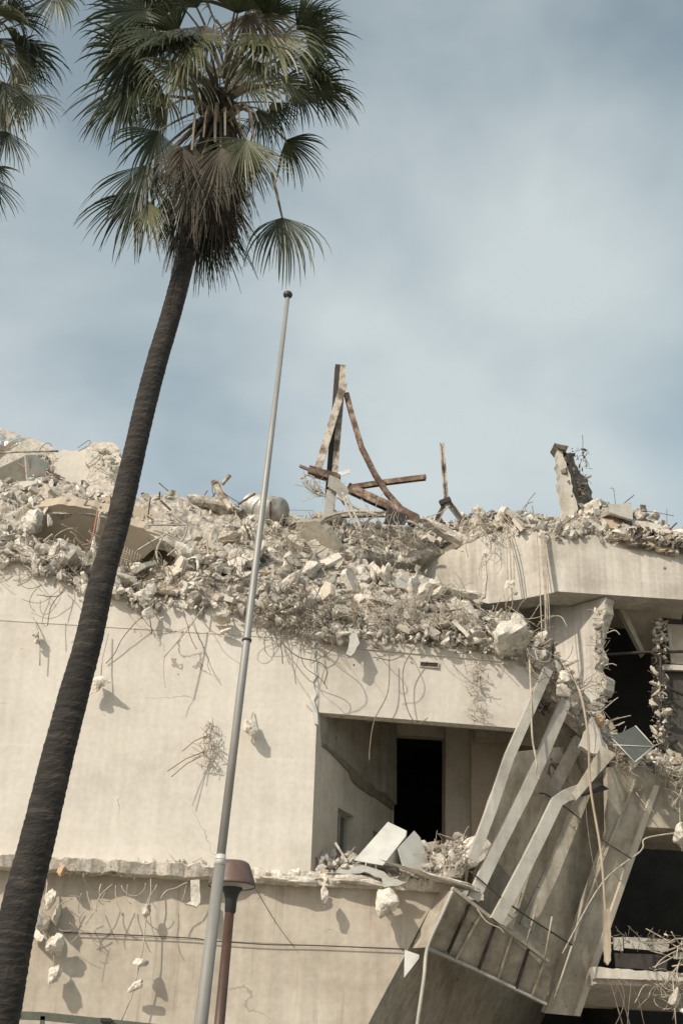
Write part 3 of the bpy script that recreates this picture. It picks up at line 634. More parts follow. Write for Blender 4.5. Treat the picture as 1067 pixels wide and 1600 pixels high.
names = {'front': ('rubble_heap', 'long heap of small concrete rubble spilling over the front roof edge'),
         'left': ('rubble_heap', 'heap of small rubble on the tilted slab at far left'),
         'back': ('rubble_heap', 'dusty pale rubble slope forming the roof skyline behind'),
         'beamtop': ('rubble_heap', 'ridge of rubble lying along the top of the upper beam'),
         'balcony': ('rubble_heap', 'rubble on the loggia floor edge below the dark doorway'),
         'corner': ('rubble_heap', 'rubble and debris spilling down the broken right corner')}
density = {'front': 4300, 'left': 900, 'back': 1500, 'beamtop': 1200, 'balcony': 450, 'corner': 600}
for hk, h in H.items():
    mb = MB(); nu = int((h.x[-1] - h.x[0]) / 4); nv = 26; v = []
    for i in range(nu + 1):
        for j in range(nv + 1):
            p = h.at(i / nu, j / nv); q = Vector(p.tolist())
            d = mnoise.fractal(q * 1.6, 1.0, 2.0, 5) * .15 + abs(mnoise.noise(q * 7)) * .06
            if j == 0: d = d * .5 - .06
            lipy = max(0, .26 - .06 * j) if hk in ('front', 'beamtop') else 0
            v.append(p + np.array([mnoise.noise(q * 3) * .05, -d * .7 * (j < nv) + lipy, d * .8 - lipy * .5]))
    v = np.array(v); W1 = nv + 1
    f = [(i * W1 + j, (i + 1) * W1 + j, (i + 1) * W1 + j + 1, i * W1 + j + 1) for i in range(nu) for j in range(nv)]
    mb.add(v, f, 1, False)
    # back/bottom skirt so that the heap is solid
    low = v.reshape(nu + 1, W1, 3)[:, nv, :].copy(); low[:, 2] -= .9; fl = v.reshape(nu + 1, W1, 3)[:, 0, :].copy()
    fl[:, 1] += .25; fl[:, 2] -= .12
    mb.add(np.vstack([v.reshape(nu + 1, W1, 3)[:, nv, :], low]), [(i, i + 1, nu + 2 + i, nu + 1 + i) for i in range(nu)], 1)
    mb.add(np.vstack([v.reshape(nu + 1, W1, 3)[:, 0, :], fl]), [(i + 1, i, nu + 1 + i, nu + 2 + i) for i in range(nu)], 1)
    for k_ in range(density[hk]):
        u, w = rng.random(), rng.random() ** (1.15 if hk == 'front' else 1)
        p = h.at(u, w)
        if hk == 'back' and p[0] < 0.4 and rng.random() < .75: continue
        if mnoise.noise(Vector((p * 1.3).tolist())) < -.28 and rng.random() < .6 and hk != 'balcony': continue
        s_ = min(.024 * (1 + rng.pareto(1.55)), .19)
        if hk == 'back' and p[0] < 0.5: s_ *= .6
        d = mnoise.fractal(Vector(p.tolist()) * 1.6, 1.0, 2.0, 5) * .15
        p = p + [rng.normal() * .03, -d * .7 - .03, d * .8 + s_ * .4 + .02]
        put_rock(mb, (SH2 if s_ > .06 else SH1)[int(rng.integers(14))], p, s_, np.array([rng.uniform(.8, 1.3), rng.uniform(.7, 1.2), rng.uniform(.4, 1)]))
    for k_ in range({'front': 900, 'beamtop': 300}.get(hk, 0)):      # stones crowding the broken lip
        u = rng.random(); p = h.at(u, rng.uniform(0, .1)); s_ = min(.03 * (1 + rng.pareto(1.8)), .14)
        put_rock(mb, (SH2 if s_ > .06 else SH1)[int(rng.integers(14))], p + [0, rng.uniform(-.12, .2), rng.uniform(-.1, .1) + mnoise.noise(Vector((p[0] * 1.5, 0, 0))) * .12], s_)
    for k_ in range({'front': 230, 'left': 30, 'back': 80, 'beamtop': 60, 'balcony': 25, 'corner': 60}[hk]):   # splinters, bars, scraps
        p = h.at(rng.random(), rng.random()) + [0, -.14, .08]; d_ = rng.normal(size=3); d_[2] = abs(d_[2]) * .5; d_ /= np.linalg.norm(d_); ln_ = rng.uniform(.12, .55)
        if rng.random() < .55: mb.bar([p, p + d_ * ln_], rng.uniform(.015, .05), rng.uniform(.01, .03), side=rng.normal(size=3), mi=[2, 3, 1][int(rng.integers(3))])
        else: mb.box(p, rng.uniform(.08, .26), rng.uniform(.06, .2), rng.uniform(.012, .04), rrot(), mi=[0, 2, 4, 0, 3][int(rng.integers(5))])
    if hk == 'beamtop':
        for k_ in range(260):      # torn roofing felt and tiles
            u = rng.uniform(.62, .9); p = h.at(u, rng.uniform(0, .35)); mb.box(p + [0, -.06, .02], rng.uniform(.08, .3), rng.uniform(.05, .2), .02, rrot() * 1.0, mi=2)
    ob = mb.build(names[hk][0], ['rock', 'dust', 'rockdark', 'wood', 'tan'])
    settag(ob, names[hk][1], 'rubble', None, 'stuff')

# ------------------------------------------------------------------ larger chunks, each its own object
LAND = {'front': [(-60, 'at the far left edge'), (60, 'left of the palm trunk'), (185, 'beside the palm trunk'), (270, 'between palm and flagpole'), (360, 'just left of the flagpole'), (440, 'just right of the flagpole'),
                  (515, 'over the parapet joint'), (590, 'below the steel mast'), (680, 'above the vent slot'), (770, 'near the largest block'), (860, 'at the parapet end')],
        'left': [(-60, 'at the far left edge'), (30, 'under the grey metal sheet'), (90, 'in front of the smooth wall panel'), (150, 'close to the palm trunk')],
        'back': [(240, 'just right of the palm trunk'), (330, 'by the brown lump'), (420, 'by the drum'), (520, 'at the mast foot'), (620, 'under the diagonal beam'), (720, 'near the lone steel post')],
        'beamtop': [(680, 'near the lone steel post'), (760, 'by the angular blocks'), (840, 'left of the wall stub'), (900, 'by the wall stub'), (960, 'by the tan board'), (1040, 'at the right edge')],
        'balcony': [(530, 'by the angled wall'), (600, 'under the folded metal sheet'), (650, 'under the pointed metal sheet'), (710, 'at the right end')],
        'corner': [(870, 'at the head of the fins'), (940, 'by the ochre brick'), (990, 'under the glass pane'), (1050, 'at the right edge')]}
WHERE = {'front': 'in the rubble', 'left': 'on the tilted slab', 'back': 'on the skyline slope', 'beamtop': 'on top of the upper beam', 'balcony': 'on the loggia floor', 'corner': 'in the corner debris'}
ROW = {0: 'low', 1: 'midway up', 2: 'high up'}
def heapchunks(hk, n, umin, umax, vmin, vmax, smin, smax, label, group):
    for i in range(n):
        u, w = rng.uniform(umin, umax), rng.uniform(vmin, vmax)
        p = H[hk].at(u, w); s_ = smin * (smax / smin) ** (rng.random() ** 1.6)
        d = mnoise.fractal(Vector(p.tolist()) * 1.6, 1.0, 2.0, 5) * .15
        p = p + np.array([0, -d * .6 - s_ * .35, d * .8 + s_ * .3])
        c_ = CM.T @ (p - CC); px = CX - FPX * c_[0] / c_[2]
        land = min(LAND[hk], key=lambda q: abs(q[0] - px))[1]; sz = 'small' if s_ < .115 else ('medium' if s_ < .165 else ('large' if s_ < .25 else 'very large'))
        fl = rng.random() < .35; sq = (1.25, .9, .45) if fl else (1, .9, .85)
        chunk(p, s_, f"{sz} {'flat' if fl else 'blocky'} chunk {ROW[min(2, int(w * 3))]} {WHERE[hk]} {land}", group, sq)
heapchunks('front', 46, .27, .44, .02, .85, .09, .24, 'broken concrete chunk in the front rubble left of or behind the palm', 'chunks in the front rubble at the left')
heapchunks('front', 40, .45, .57, .02, .9, .09, .24, 'broken concrete chunk in the front rubble between palm and flagpole', 'chunks between palm and flagpole')
heapchunks('front', 62, .58, .84, .02, .95, .09, .26, 'broken concrete chunk in the rubble above the parapet right of the flagpole', 'chunks above the loggia parapet')
heapchunks('front', 14, .85, .98, .05, .9, .07, .2, 'broken concrete chunk heaped at the right end of the parapet', 'chunks at the right end of the parapet')
heapchunks('front', 18, .30, .95, .3, .95, .26, .42, '', 'large lumps in the front rubble')
heapchunks('left', 40, .5, 1, .02, .9, .09, .22, 'grey chunk piled on the tilted slab at far left', 'chunks on the tilted left slab')
heapchunks('back', 22, .25, .95, .05, .95, .08, .2, 'pale chunk on the dusty skyline slope behind the flagpole', 'chunks on the skyline slope')
heapchunks('beamtop', 26, .1, .85, .1, .8, .08, .2, 'chunk lying in the rubble on top of the upper beam', 'chunks on the upper beam')
heapchunks('balcony', 14, .05, .98, .05, .8, .06, .15, 'small chunk lying on the loggia floor edge', 'chunks on the loggia floor edge')
heapchunks('corner', 20, .1, .9, .1, .8, .06, .16, 'small chunk in the debris of the broken right corner', 'chunks in the right corner debris')
def fragments(hk, n, u0, u1, w0, w1, label, group):
    for i in range(n):
        u, w = rng.uniform(u0, u1), rng.uniform(w0, w1); c = H[hk].at(u, w) + np.array([0, -.12, .10]); k = int(rng.integers(4, 7)); R0 = .15 + .4 * rng.random() ** 1.6
        th = np.sort(rng.uniform(0, 6.28, k)) * .4 + np.linspace(0, 6.28, k + 1)[:-1] * .6
        pts = np.array([[math.cos(t) * R0 * rng.uniform(.7, 1.1), math.sin(t) * R0 * rng.uniform(.45, .8), 0] for t in th])
        T = rrot(); nrm = np.array([rng.normal() * .6, -rng.uniform(.1, 1), rng.uniform(.2, 1)]); nrm /= np.linalg.norm(nrm)
        a = np.cross(nrm, [rng.normal(), 0, 1.]); a /= np.linalg.norm(a); b = np.cross(nrm, a); q = c + pts[:, :1] * a + pts[:, 1:2] * b
        mb = MB(); mb.plate(q, rng.uniform(.05, .13), nrm, 0)
        c_ = CM.T @ (c - CC); px = CX - FPX * c_[0] / c_[2]; land = min(LAND[hk], key=lambda q_: abs(q_[0] - px))[1]
        mb.build('slab_fragment', ['beam', 'broken', 'inner'][i % 3], tag=(f"{'large' if R0 > .28 else 'small'} flat piece {ROW[min(2, int(w * 3))]} {WHERE[hk]} {land}", 'slab fragment', group))
fragments('front', 46, .27, .92, .03, .9, '', 'flat slab pieces in the front rubble')
fragments('left', 9, .5, .95, .05, .8, '', 'flat slab pieces on the left slab')
fragments('back', 10, .35, .95, .1, .8, '', 'flat slab pieces on the skyline slope')
fragments('beamtop', 9, .1, .6, .1, .7, '', 'flat slab pieces on the upper beam')
# chunks that stand out by themselves
def big(px, py, Yo, w, label, sq=(1, 1, 1), idx=None, m=None, rot=None, nm='concrete_chunk'):
    p = P(px, py, D + Yo); return chunk(p, wpx(p, w) / 1.6, label, None, sq, idx, m, nm, rot)
big(790, 994, -.1, 70, 'largest pale concrete block at the right end of the rubble above the parapet', (1, .7, .9), 6, rot=(.3, .2, 1.2))
big(55, 808, 1.7, 36, 'big round grey chunk at the left edge of the dark hollow', (1, .8, .8))
big(78, 812, 1.6, 16, 'small egg shaped chunk hanging beside the big round chunk')
big(45, 862, .1, 34, 'squarish light chunk perched on the wall top at far left', (1.1, .7, .8))
big(46, 826, 1.5, 32, 'tall rough chunk under the big round chunk at far left', (.7, .7, 1.2))
big(750, 800, 4.3, 40, 'angular pale block on the skyline at left end of upper beam', (1, .6, .8), 4)
big(789, 806, 4.2, 42, 'second angular block on the skyline right of the first', (1, .6, .8), 6)
big(925, 792, 3.7, 42, 'rounded grey lump on the beam top against the leaning wall stub', (1, .8, .8))
big(883, 829, 3.3, 24, 'chunk at the foot of the leaning wall stub')
big(700, 838, 4.5, 70, 'long rounded concrete roll lying along the left end of upper beam', (1.2, .6, .45), 3, rot=(.1, .35, .3))
big(655, 855, 4.7, 60, 'lower rounded concrete roll sagging toward the middle rubble', (1.2, .6, .5), 5, rot=(.1, .4, .3))
big(340, 792, 4.4, 66, 'brown crumbly soil covered lump on the skyline left of the drum', (1.2, .8, .6), 1, 'dust', rot=(0, .1, 0))
big(232, 780, 5.0, 16, 'small brown clod on the sandy skyline right of the palm', m='dust')
big(290, 870, 1.3, 34, 'pale rough chunk on the rubble between palm and flagpole', (1.1, .8, .7))
big(455, 910, .9, 44, 'large pale rough block right of the flagpole in the rubble', (1, .8, .9))
big(705, 925, 1.3, 60, 'long low pale slab fragment right of the middle rubble', (1.3, .7, .4), 7, rot=(.1, .1, .1))
big(935, 1128, .5, 22, 'orange brown ochre brick piece on the broken right corner', (1, .8, .9), m='brick', nm='brick_chunk')
big(880, 1062, .1, 46, 'long pale chunk with rebar at top of the fallen fins', (.6, .7, 1.2), 8, rot=(.1, -.5, 0))
big(880, 1082, -.1, 20, 'small block under the long chunk at top of the fins')
big(98, 1357, -.35, 34, 'orange brown brick lump on the ledge beside the palm', (1.2, .7, .6), m='brick', nm='brick_chunk')
big(568, 1376, -.25, 62, 'long rough chunk jutting from the loggia floor edge', (1.2, .6, .42), 0, rot=(.1, .05, .1))
big(462, 1376, -.2, 70, 'low broken lump along the ledge right of the lamp', (1.3, .5, .3), 3, rot=(0, 0, 0))
big(600, 1410, -.45, 48, 'hanging angular pale chunk below the loggia floor edge', (1, .7, .8), 6)
big(608, 1430, -.35, 20, 'small chunk hanging under the angular pale chunk', (.8, .7, 1.2))
big(508, 1401, -.35, 30, 'small pointed pale chunk hanging left of the angular chunk', (1, .7, .8), 9)
big(900, 1090, .3, 34, 'cracked grey lump at the head of the broken corner', (1, .7, .9))
big(990, 1192, .3, 28, 'white plaster disc like chunk under the glass pane', (1, .5, .8), 5)
big(720, 1340, .1, 60, 'clump of pale concrete with rebar at the right end of loggia floor', (1.1, .7, .6))
big(680, 1372, -.3, 100, 'long tilted concrete crust sloping down at right end of loggia floor', (1.3, .5, .22), 2, rot=(.1, .22, .05))

for i in range(34):          # crumbled lumps along the ledge
    px = rng.uniform(95, 700); base_y = 1368 + (px - 485) * .045
    p = P(px, base_y + rng.uniform(-6, 8), D - rng.uniform(.06, .32 if px < 330 else .16)); s_ = rng.uniform(.05, .12)
    near = min([(130, 'beside the palm trunk'), (210, 'left of the hanging block'), (300, 'just left of the flagpole'), (440, 'right of the lamp'), (520, 'under the angled wall'), (620, 'under the metal sheets')], key=lambda q: abs(q[0] - px))[1]
    chunk(p, s_, f"{'small' if s_ < .085 else 'medium'} crumbled lump on the ledge edge {near}", 'crumbled lumps along the ledge', (1.2, .8, .7), m='broken' if i < 1 else None)
# rocks hung on wires on the lower wall and upper wall
def hung(pts, wire, label, m='dusty_rebar'):
    cl = lambda y: y * .6 if -1 < y < 0 else y
    pts = [(a, b, cl(c_), *r_) for a, b, c_, *r_ in pts]; wire = [(a, b, cl(c_)) for a, b, c_ in wire]
    c = P(*pts[0][:2], pts[0][2] + D); root = thing('hanging_rubble', c, label, 'hanging rubble')
    mb = MB(); mb.tube([P(x, y, D + Yo) for x, y, Yo in wire], .012, 5); mb.build('wire', m, root)
    for i, (x, y, Yo, w, sq) in enumerate(pts):
        p = P(x, y, D + Yo); mb = MB(); v, f = SH3[int(rng.integers(10))]
        mb.add((v * wpx(p, w) / 1.55) * sq @ rrot().T * 1.0 + p, f); mb.build('chunk', 'rock', root)
    return root
hung([(229, 1421, -.45, 18, (1, .8, 1.3)), (221, 1503, -.5, 30, (.8, .8, 1.1)), (211, 1541, -.5, 22, (1, .8, .8))],
     [(236, 1372, -.4), (236, 1395, -.42), (228, 1440, -.45), (224, 1480, -.5), (213, 1530, -.5), (205, 1560, -.5), (190, 1595, -.48)], 'three small chunks strung on one wire hanging below the ledge mid left')
hung([(78, 1405, -.4, 34, (1, .8, 1.2)), (65, 1440, -.4, 40, (.8, .8, 1.3)), (88, 1478, -.45, 44, (1, .7, 1)), (85, 1522, -.4, 28, (.8, .8, 1.3)), (88, 1432, -.4, 26, (1, 1, 1)), (60, 1462, -.35, 26, (1, 1, 1))],
     [(75, 1375, -.3), (72, 1400, -.4), (62, 1440, -.4), (85, 1475, -.45), (85, 1520, -.4)], 'cluster of chunks hanging below the ledge beside the palm trunk')
hung([(158, 1066, -.38, 34, (1, .7, .9)), (150, 1078, -.35, 20, (1, .7, .7))], [(170, 990, -.1), (160, 1030, -.3), (158, 1060, -.38)], 'chunk hanging on the left wall right of the palm trunk')
hung([(391, 1138, -.3, 30, (.9, .7, 1.1)), (398, 1156, -.3, 16, (.8, .7, .8))], [(396, 1112, -.02), (392, 1125, -.25), (391, 1140, -.3)], 'rough lump stuck on the wall right of the flagpole')
hung([(56, 990, -.25, 20, (.8, .7, 1.3)), (58, 1002, -.25, 12, (.8, .8, .8))], [(52, 964, -.05), (58, 980, -.2), (63, 1010, -.25), (63, 1040, -.22)], 'small chunk with a bar hanging high on the far left wall')
hung([(346, 968, -.2, 26, (.9, .8, 1.1)), (350, 986, -.22, 18, (1.1, .8, .6))], [(352, 940, -.05), (356, 960, -.2), (356, 990, -.25)], 'lump with a squared plate hanging left of the flagpole ring')
hung([(234, 957, -.3, 26, (1.1, .7, .5)), (252, 966, -.25, 10, (1, .7, .6))], [(245, 935, -.1), (236, 950, -.3), (250, 970, -.2)], 'flat chunk caught in wires on the wall right of the palm')
hung([(796, 912, 3.2, 20, (1, .7, .7)), (806, 928, 3.3, 8, (.8, .8, 1))], [(790, 830, 3.4), (797, 870, 3.3), (798, 905, 3.2), (800, 945, 3.2)], 'pale chunk hanging on a cable in front of the upper beam')
hung([(1052, 1255, .7, 14, (1, .8, .8)), (1038, 1268, .7, 12, (.8, .8, 1)), (1046, 1246, .7, 9, (1, 1, 1))], [(1045, 1215, .8), (1050, 1240, .7), (1040, 1275, .7)], 'small stones dangling on wires at the far right')
hung([(1062, 1305, .6, 46, (.8, .7, 1))], [(1060, 1240, .8), (1062, 1290, .6), (1065, 1330, .6)], 'large grey lump hanging at the far right edge')
hung([(1053, 1560, .2, 34, (1, .6, .7)), (1064, 1578, .2, 18, (1, .6, .7))], [(1050, 1520, .6), (1052, 1555, .2), (1056, 1610, .2)], 'pale chunk hanging below the slab at bottom right')

# crumbled plaster column tangle on wall
def tangle(px, py, Y, w, h, n, label, name='rebar_tangle', m='dusty_rebar', curl=.5, r=.006, rocks=10, seed=None, ln=.35, kind='stuff', off=.15, rs=.03, rm='rock'):
    mb = MB()
    for i in range(n):
        p = P(px + rng.uniform(-w, w) / 2, py + rng.uniform(-h, h) / 2, Y - off + rng.normal() * .05)
        mb.tube(wire_pts(p, (rng.normal(), rng.normal() * .6 - .3, rng.normal() - .3), rng.uniform(.4, 1.2) * ln, .05, curl), r * rng.uniform(.7, 1.4), 4)
    for i in range(rocks):
        p = P(px + rng.uniform(-w, w) / 2, py + rng.uniform(-h, h) / 2, Y - off + rng.normal() * .04)
        put_rock(mb, SH2[int(rng.integers(14))], p, rs * min(.35 * (1 + rng.pareto(1.6)), 2.2) if rng.random() < .93 else rs * 1.8, np.array([1, .6, rng.uniform(.35, 1)]), mi=1)
    o = mb.build(name, [m, rm]); return settag(o, label, 'rebar tangle', None, kind)
tangle(326, 1160, D, 18, 62, 60, 'shaggy strip of torn plaster and wire on the wall left of the flagpole', ln=.3, rocks=26)
for a, b in (((322, 1150), (285, 1174)), ((318, 1175), (262, 1205)), ((314, 1182), (268, 1214))):
    mb = MB(); p, q = P(*a, D - .15), P(*b, D - .5); mb.tube([p, (p + q) / 2 + [0, 0, .05], q], .008, 4); mb.build('rebar', 'rebar', tag=('thin bar sticking out left of the shaggy plaster strip', 'rebar', 'bars from the plaster strip'))
tangle(745, 1078, D, 20, 100, 70, 'shaggy torn joint running down the parapet near its right end', ln=.22, rocks=55, off=-.12 + .03)
tangle(937, 1010, YC, 14, 120, 60, 'crumbled wall edge with bar ends under the upper beam', ln=.3, rocks=70, off=.05, rs=.06)
tangle(938, 1095, YC + .2, 12, 50, 26, 'lower crumbled wall edge with short bars', ln=.25, rocks=20, off=.05, rs=.05)
tangle(1030, 1000, YC + 1, 24, 70, 60, 'grey debris clinging to the pier at the far right', ln=.18, rocks=60, off=.1, rs=.07, m='rebar', rm='inner')
tangle(1030, 1110, YC + 1, 24, 130, 60, 'lower grey debris hanging on the far right pier', ln=.18, rocks=80, off=.1, rs=.075, m='rebar', rm='inner')
tangle(960, 1180, D + .6, 60, 50, 130, 'fibrous debris below the glass pane', ln=.35, rocks=60, off=.1, rs=.05)
tangle(1030, 1205, D + .8, 90, 26, 90, 'thin wires lying on the right slab edge', ln=.5, rocks=40, off=.1, rs=.05)
tangle(700, 1340, D + .1, 60, 60, 90, 'bundle of short bars at the right end of the loggia floor', ln=.4, rocks=30, off=.1)
tangle(905, 740, D + 4.2, 26, 80, 50, 'dark shredded debris clinging to the leaning wall stub', ln=.22, rocks=46, off=0, rs=.075, m='rebar', rm='rockdark')
tangle(430, 850, D + 2.4, 100, 66, 120, 'tangle of long pale wires hanging between flagpole and tilted slab', ln=.8, rocks=0, off=.2, curl=.3, r=.007)
tangle(570, 832, D + 3.5, 170, 40, 130, 'thick tangle of wires at the foot of the steel mast', ln=.8, rocks=20, off=.2, curl=.32, r=.007)
tangle(450, 955, D, 110, 60, 110, 'dark rebar tangle spilling over the wall top right of the flagpole', ln=.6, rocks=60, off=.2, curl=.4, r=.0065, m='rebar', rs=.05)
tangle(790, 985, D + .5, 120, 30, 90, 'sheaf of pale bars over the right end of the parapet rubble', ln=.9, rocks=20, off=.2, curl=.16, r=.007)
tangle(765, 828, D + 3.8, 70, 22, 50, 'wire tangle over the left end of the upper beam', ln=.6, rocks=10, off=.2, curl=.4)
tangle(300, 905, D + .5, 220, 60, 160, 'loose thin wires over the front rubble between palm and flagpole', ln=.6, rocks=0, off=.2, curl=.4, m='rebar')
tangle(60, 870, D + .2, 200, 60, 120, 'loose thin wires over the front rubble at far left', ln=.6, rocks=0, off=.2, curl=.4)
tangle(620, 960, D + .4, 230, 70, 260, 'loose thin wires over the rubble above the parapet', ln=.6, rocks=0, off=.25, curl=.4)
tangle(170, 725, D + 5.5, 30, 50, 30, 'wires and plaster crumbs on the crumbling wall stump', ln=.4, rocks=50, off=.1, rs=.06)
tangle(75, 730, D + 5.3, 30, 40, 30, 'crumbled grey edge between two walls at far left', ln=.3, rocks=40, off=.1, rs=.08)
tangle(885, 1072, D + .3, 40, 34, 26, 'dark springy rebar tangle at the head of the fins', ln=.9, rocks=6, off=.25, curl=.22, m='rebar', r=.0065)
tangle(1000, 1468, Y7, 90, 14, 60, 'splintered scraps on the metal parapet at bottom right', ln=.3, rocks=20, off=.1, m='rebar')
tangle(1062, 1485, Y7, 26, 50, 16, 'bent rails and pipes at the bottom right edge', ln=.7, rocks=0, off=.2, r=.014, curl=.08)
tangle(1040, 1540, Y7, 50, 40, 40, 'loose wires below the slab at bottom right', ln=.6, rocks=0, off=.2)
tangle(130, 1362, D, 200, 10, 20, 'crumbs and wires on the ledge left of the flagpole', ln=.3, rocks=120, off=.2, rs=.035)
tangle(290, 1352, D, 60, 16, 10, 'crumbled plaster on the ledge just left of the lamp', ln=.2, rocks=80, off=.12, rs=.035)
tangle(110, 1425, D, 60, 70, 12, 'wires around the chunks beside the palm trunk', ln=.6, rocks=0, off=.3, curl=.12, r=.007)

# individually hanging bent bars
ORD = ['leftmost', 'second from left', 'third from left', 'fourth from left', 'fifth from left', 'sixth from left', 'seventh from left', 'eighth from left', 'ninth from left', 'tenth from left', 'eleventh from left', 'twelfth from left', 'thirteenth from left', 'fourteenth from left', 'fifteenth from left', 'sixteenth from left']
def wires(n, x0, x1, y0, y1, Y, l0, l1, label, group, m='rebar', curl=.32, grav=.12, r=.0075, off=.12):
    xs_ = sorted(rng.uniform(x0, x1, n))
    for i in range(n):
        mb = MB(); mb.tube(hang_wire(xs_[i], rng.uniform(y0, y1), Y, rng.uniform(l0, l1), curl * rng.uniform(.3, 1.1), grav, off), r * rng.uniform(.6, 1.5), 4)
        mb.build('hanging_rebar', m, tag=(f'{ORD[i]} ' + label, 'rebar', group))
wires(13, 395, 478, 950, 985, D, .8, 2.2, 'bent bar dangling on the wall right of the flagpole', 'bars hanging right of the flagpole')
wires(7, 185, 330, 935, 950, D, .6, 1.7, 'bent bar dangling on the wall between palm and flagpole', 'bars hanging between palm and flagpole')
wires(5, 60, 110, 900, 925, D, .5, 1.2, 'thin bent bar dangling on the wall left of the palm', 'bars hanging left of the palm')
wires(5, 540, 720, 1000, 1012, D + .05, .4, 1.2, 'thin bar hanging down the loggia parapet face', 'bars hanging on the parapet')
wires(8, 150, 300, 1378, 1385, D - .25, .3, .8, 'short pale bar hanging under the ledge left of the flagpole', 'bars under the ledge', 'dusty_rebar')
wires(7, 985, 1065, 1225, 1235, Y7 - .1, .4, 1.2, 'wire dangling from the right slab edge', 'wires at the right slab edge', 'dusty_rebar')
wires(6, 945, 990, 1528, 1532, Y7 - .2, 1.5, 2.5, 'long wire hanging below the bottom right slab', 'wires below the bottom right slab', 'rebar', .1, .4)
wires(4, 800, 850, 1010, 1030, D, .4, 1.0, 'thin bar at the right end of the parapet', 'bars at parapet right end', 'dusty_rebar')
def wire(px, Y0, label, r=.009, m='rebar', name='bent_bar', cat='rebar', group=None, k=5):
    pts = [P(x, y, D + (q[0] if q else Y0)) for x, y, *q in px]; sm = []
    n = len(pts)
    for i in range(n - 1):      # Catmull-Rom
        a, b, c, d = pts[max(i - 1, 0)], pts[i], pts[i + 1], pts[min(i + 2, n - 1)]
        for j in range(6):
            t = j / 6; sm.append(.5 * ((2 * b) + (-a + c) * t + (2 * a - 5 * b + 4 * c - d) * t * t + (-a + 3 * b - 3 * c + d) * t ** 3))
    sm.append(pts[-1]); mb = MB(); mb.tube(sm, r, k); return mb.build(name, m, tag=(label, cat, group))
wire([(608, 1020), (606, 1080), (585, 1125), (578, 1165), (577, 1188)], -.1, 'long bar hanging past the parapet left of the vent slot', .01)
wire([(652, 1005), (630, 1045), (634, 1100), (650, 1130), (668, 1122)], -.12, 'long looping bar beside the vent slot', .01)
wire([(321, 945, -.1), (292, 985, -.35), (257, 1026, -.6)], -.1, 'straight pale strip leaning out from the wall top between palm and flagpole', .014, 'dusty_rebar', 'metal_strip', 'metal strip')
wire([(257, 1026, -.6), (256, 1050, -.5), (259, 1075, -.4)], -.5, 'thin tail below the straight pale strip', .006, 'dusty_rebar')
wire([(100, 1457), (200, 1461), (300, 1466), (330, 1470), (420, 1476), (480, 1477), (560, 1480), (632, 1483)], -.02, 'dark cable running level across the lower wall', .011, 'cable', 'cable', 'cable')
wire([(397, 1385), (430, 1440), (460, 1480)], -.04, 'thin loose wire slanting down the lower wall right of the lamp', .005, 'cable', 'cable', 'cable')
wire([(157, 800, 1.3), (152, 835, 1.1), (142, 880, .9), (140, 905, .7)], 1, 'upright thin pipe just left of the palm trunk', .03, 'oldsteel', 'steel_pipe', 'pipe')
wire([(153, 798, 1.2), (150, 815, 1.1), (146, 835, 1.0), (142, 848, 1.)], 1, 'reddish flexible conduit beside the upright thin pipe', .014, 'redwire', 'conduit', 'conduit')
wire([(18, 716, 4.9), (40, 730, 4.5), (70, 742, 4.5), (95, 742, 4.6)], 5, 'thin reddish wire over the far left metal panel', .01, 'redwire', 'wire', 'wire')
for i, a in enumerate(((838, 0), (844, 3), (848, 6), (850, 8), (846, 2))):
    wire([(a[0], 832, 3.0), (a[0] + 3, 880, 2.9), (a[0] + 6 + i % 2, 940, 2.8), (a[0] + 8 - i % 3, 990, 2.6 + .1 * i)], 3, ORD[(0, 2, 3, 4, 1)[i]] + ' strand of the pale cable bundle over the upper beam', .013, 'dusty_rebar', 'cable', 'cable', 'cable bundle over the upper beam')
for i, x in enumerate((790, 795, 800)):
    wire([(x - 4, 825, 3.5), (x + 1, 860, 3.3), (x + 3, 905, 3.2)], 3, ORD[i] + ' thin cable above the pale chunk on the upper beam', .012, 'dusty_rebar', 'cable', 'cable', 'cables above the hanging pale chunk')
# long bars on the fins side
wire([(826, 1020, .05), (829, 1080, -.2), (831, 1150, -.3), (838, 1192, -.35), (836, 1210, -.3), (842, 1218, -.3)], 0, 'pale pipe hanging in front of the first fin', .02, 'dusty_rebar', 'steel_pipe', 'pipe')
wire([(880, 1040, .1), (905, 1080, -.2), (918, 1150, -.4), (922, 1230, -.45), (938, 1330, -.5), (945, 1420, -.55), (946, 1425, -.55)], 0, 'long splintered pole hanging in front of the sloping slab', .024, 'wood', 'splintered_pole', 'pole')
tplate('timber_board', [(942, 1420), (953, 1420), (954, 1500), (949, 1508), (944, 1502), (943, 1460)], (942, 1420, D - .75), (953, 1420, D - .75), (944, 1505, D - .8), .05, 'wood', 'pale split board at the lower end of the hanging pole', 'timber board', .8)
wire([(905, 1080, .3), (930, 1150, 0), (915, 1260, -.2), (935, 1400, -.5)], 0, 'dark thin wire trailing beside the hanging pole', .007)
wire([(735, 1362, -.5), (800, 1416, -.35), (893, 1477, .2)], -.5, 'thin handrail rod slanting across the foot of the fins', .016, 'darksteel', 'handrail', 'handrail')
wire([(842, 1240, .5), (856, 1243, .4), (900, 1275, .3), (940, 1312, .2), (985, 1341, .1)], .3, 'thin rod slanting across the sloping slab', .014, 'darksteel', 'steel_rod', 'rod')
wire([(878, 1490, .1), (940, 1380, .5), (1000, 1330, .6), (1008, 1310, .6), (1067, 1300, .7)], .5, 'pale bent rod reaching right of the sloping slab', .016, 'dusty_rebar', 'steel_rod', 'rod')
wire([(745, 1420, -.6), (760, 1440, -.7), (780, 1450, -.7), (787, 1458, -.7)], 0, 'pale curled strip on the fallen balcony front', .01, 'dusty_rebar', 'bent_bar', 'rebar')
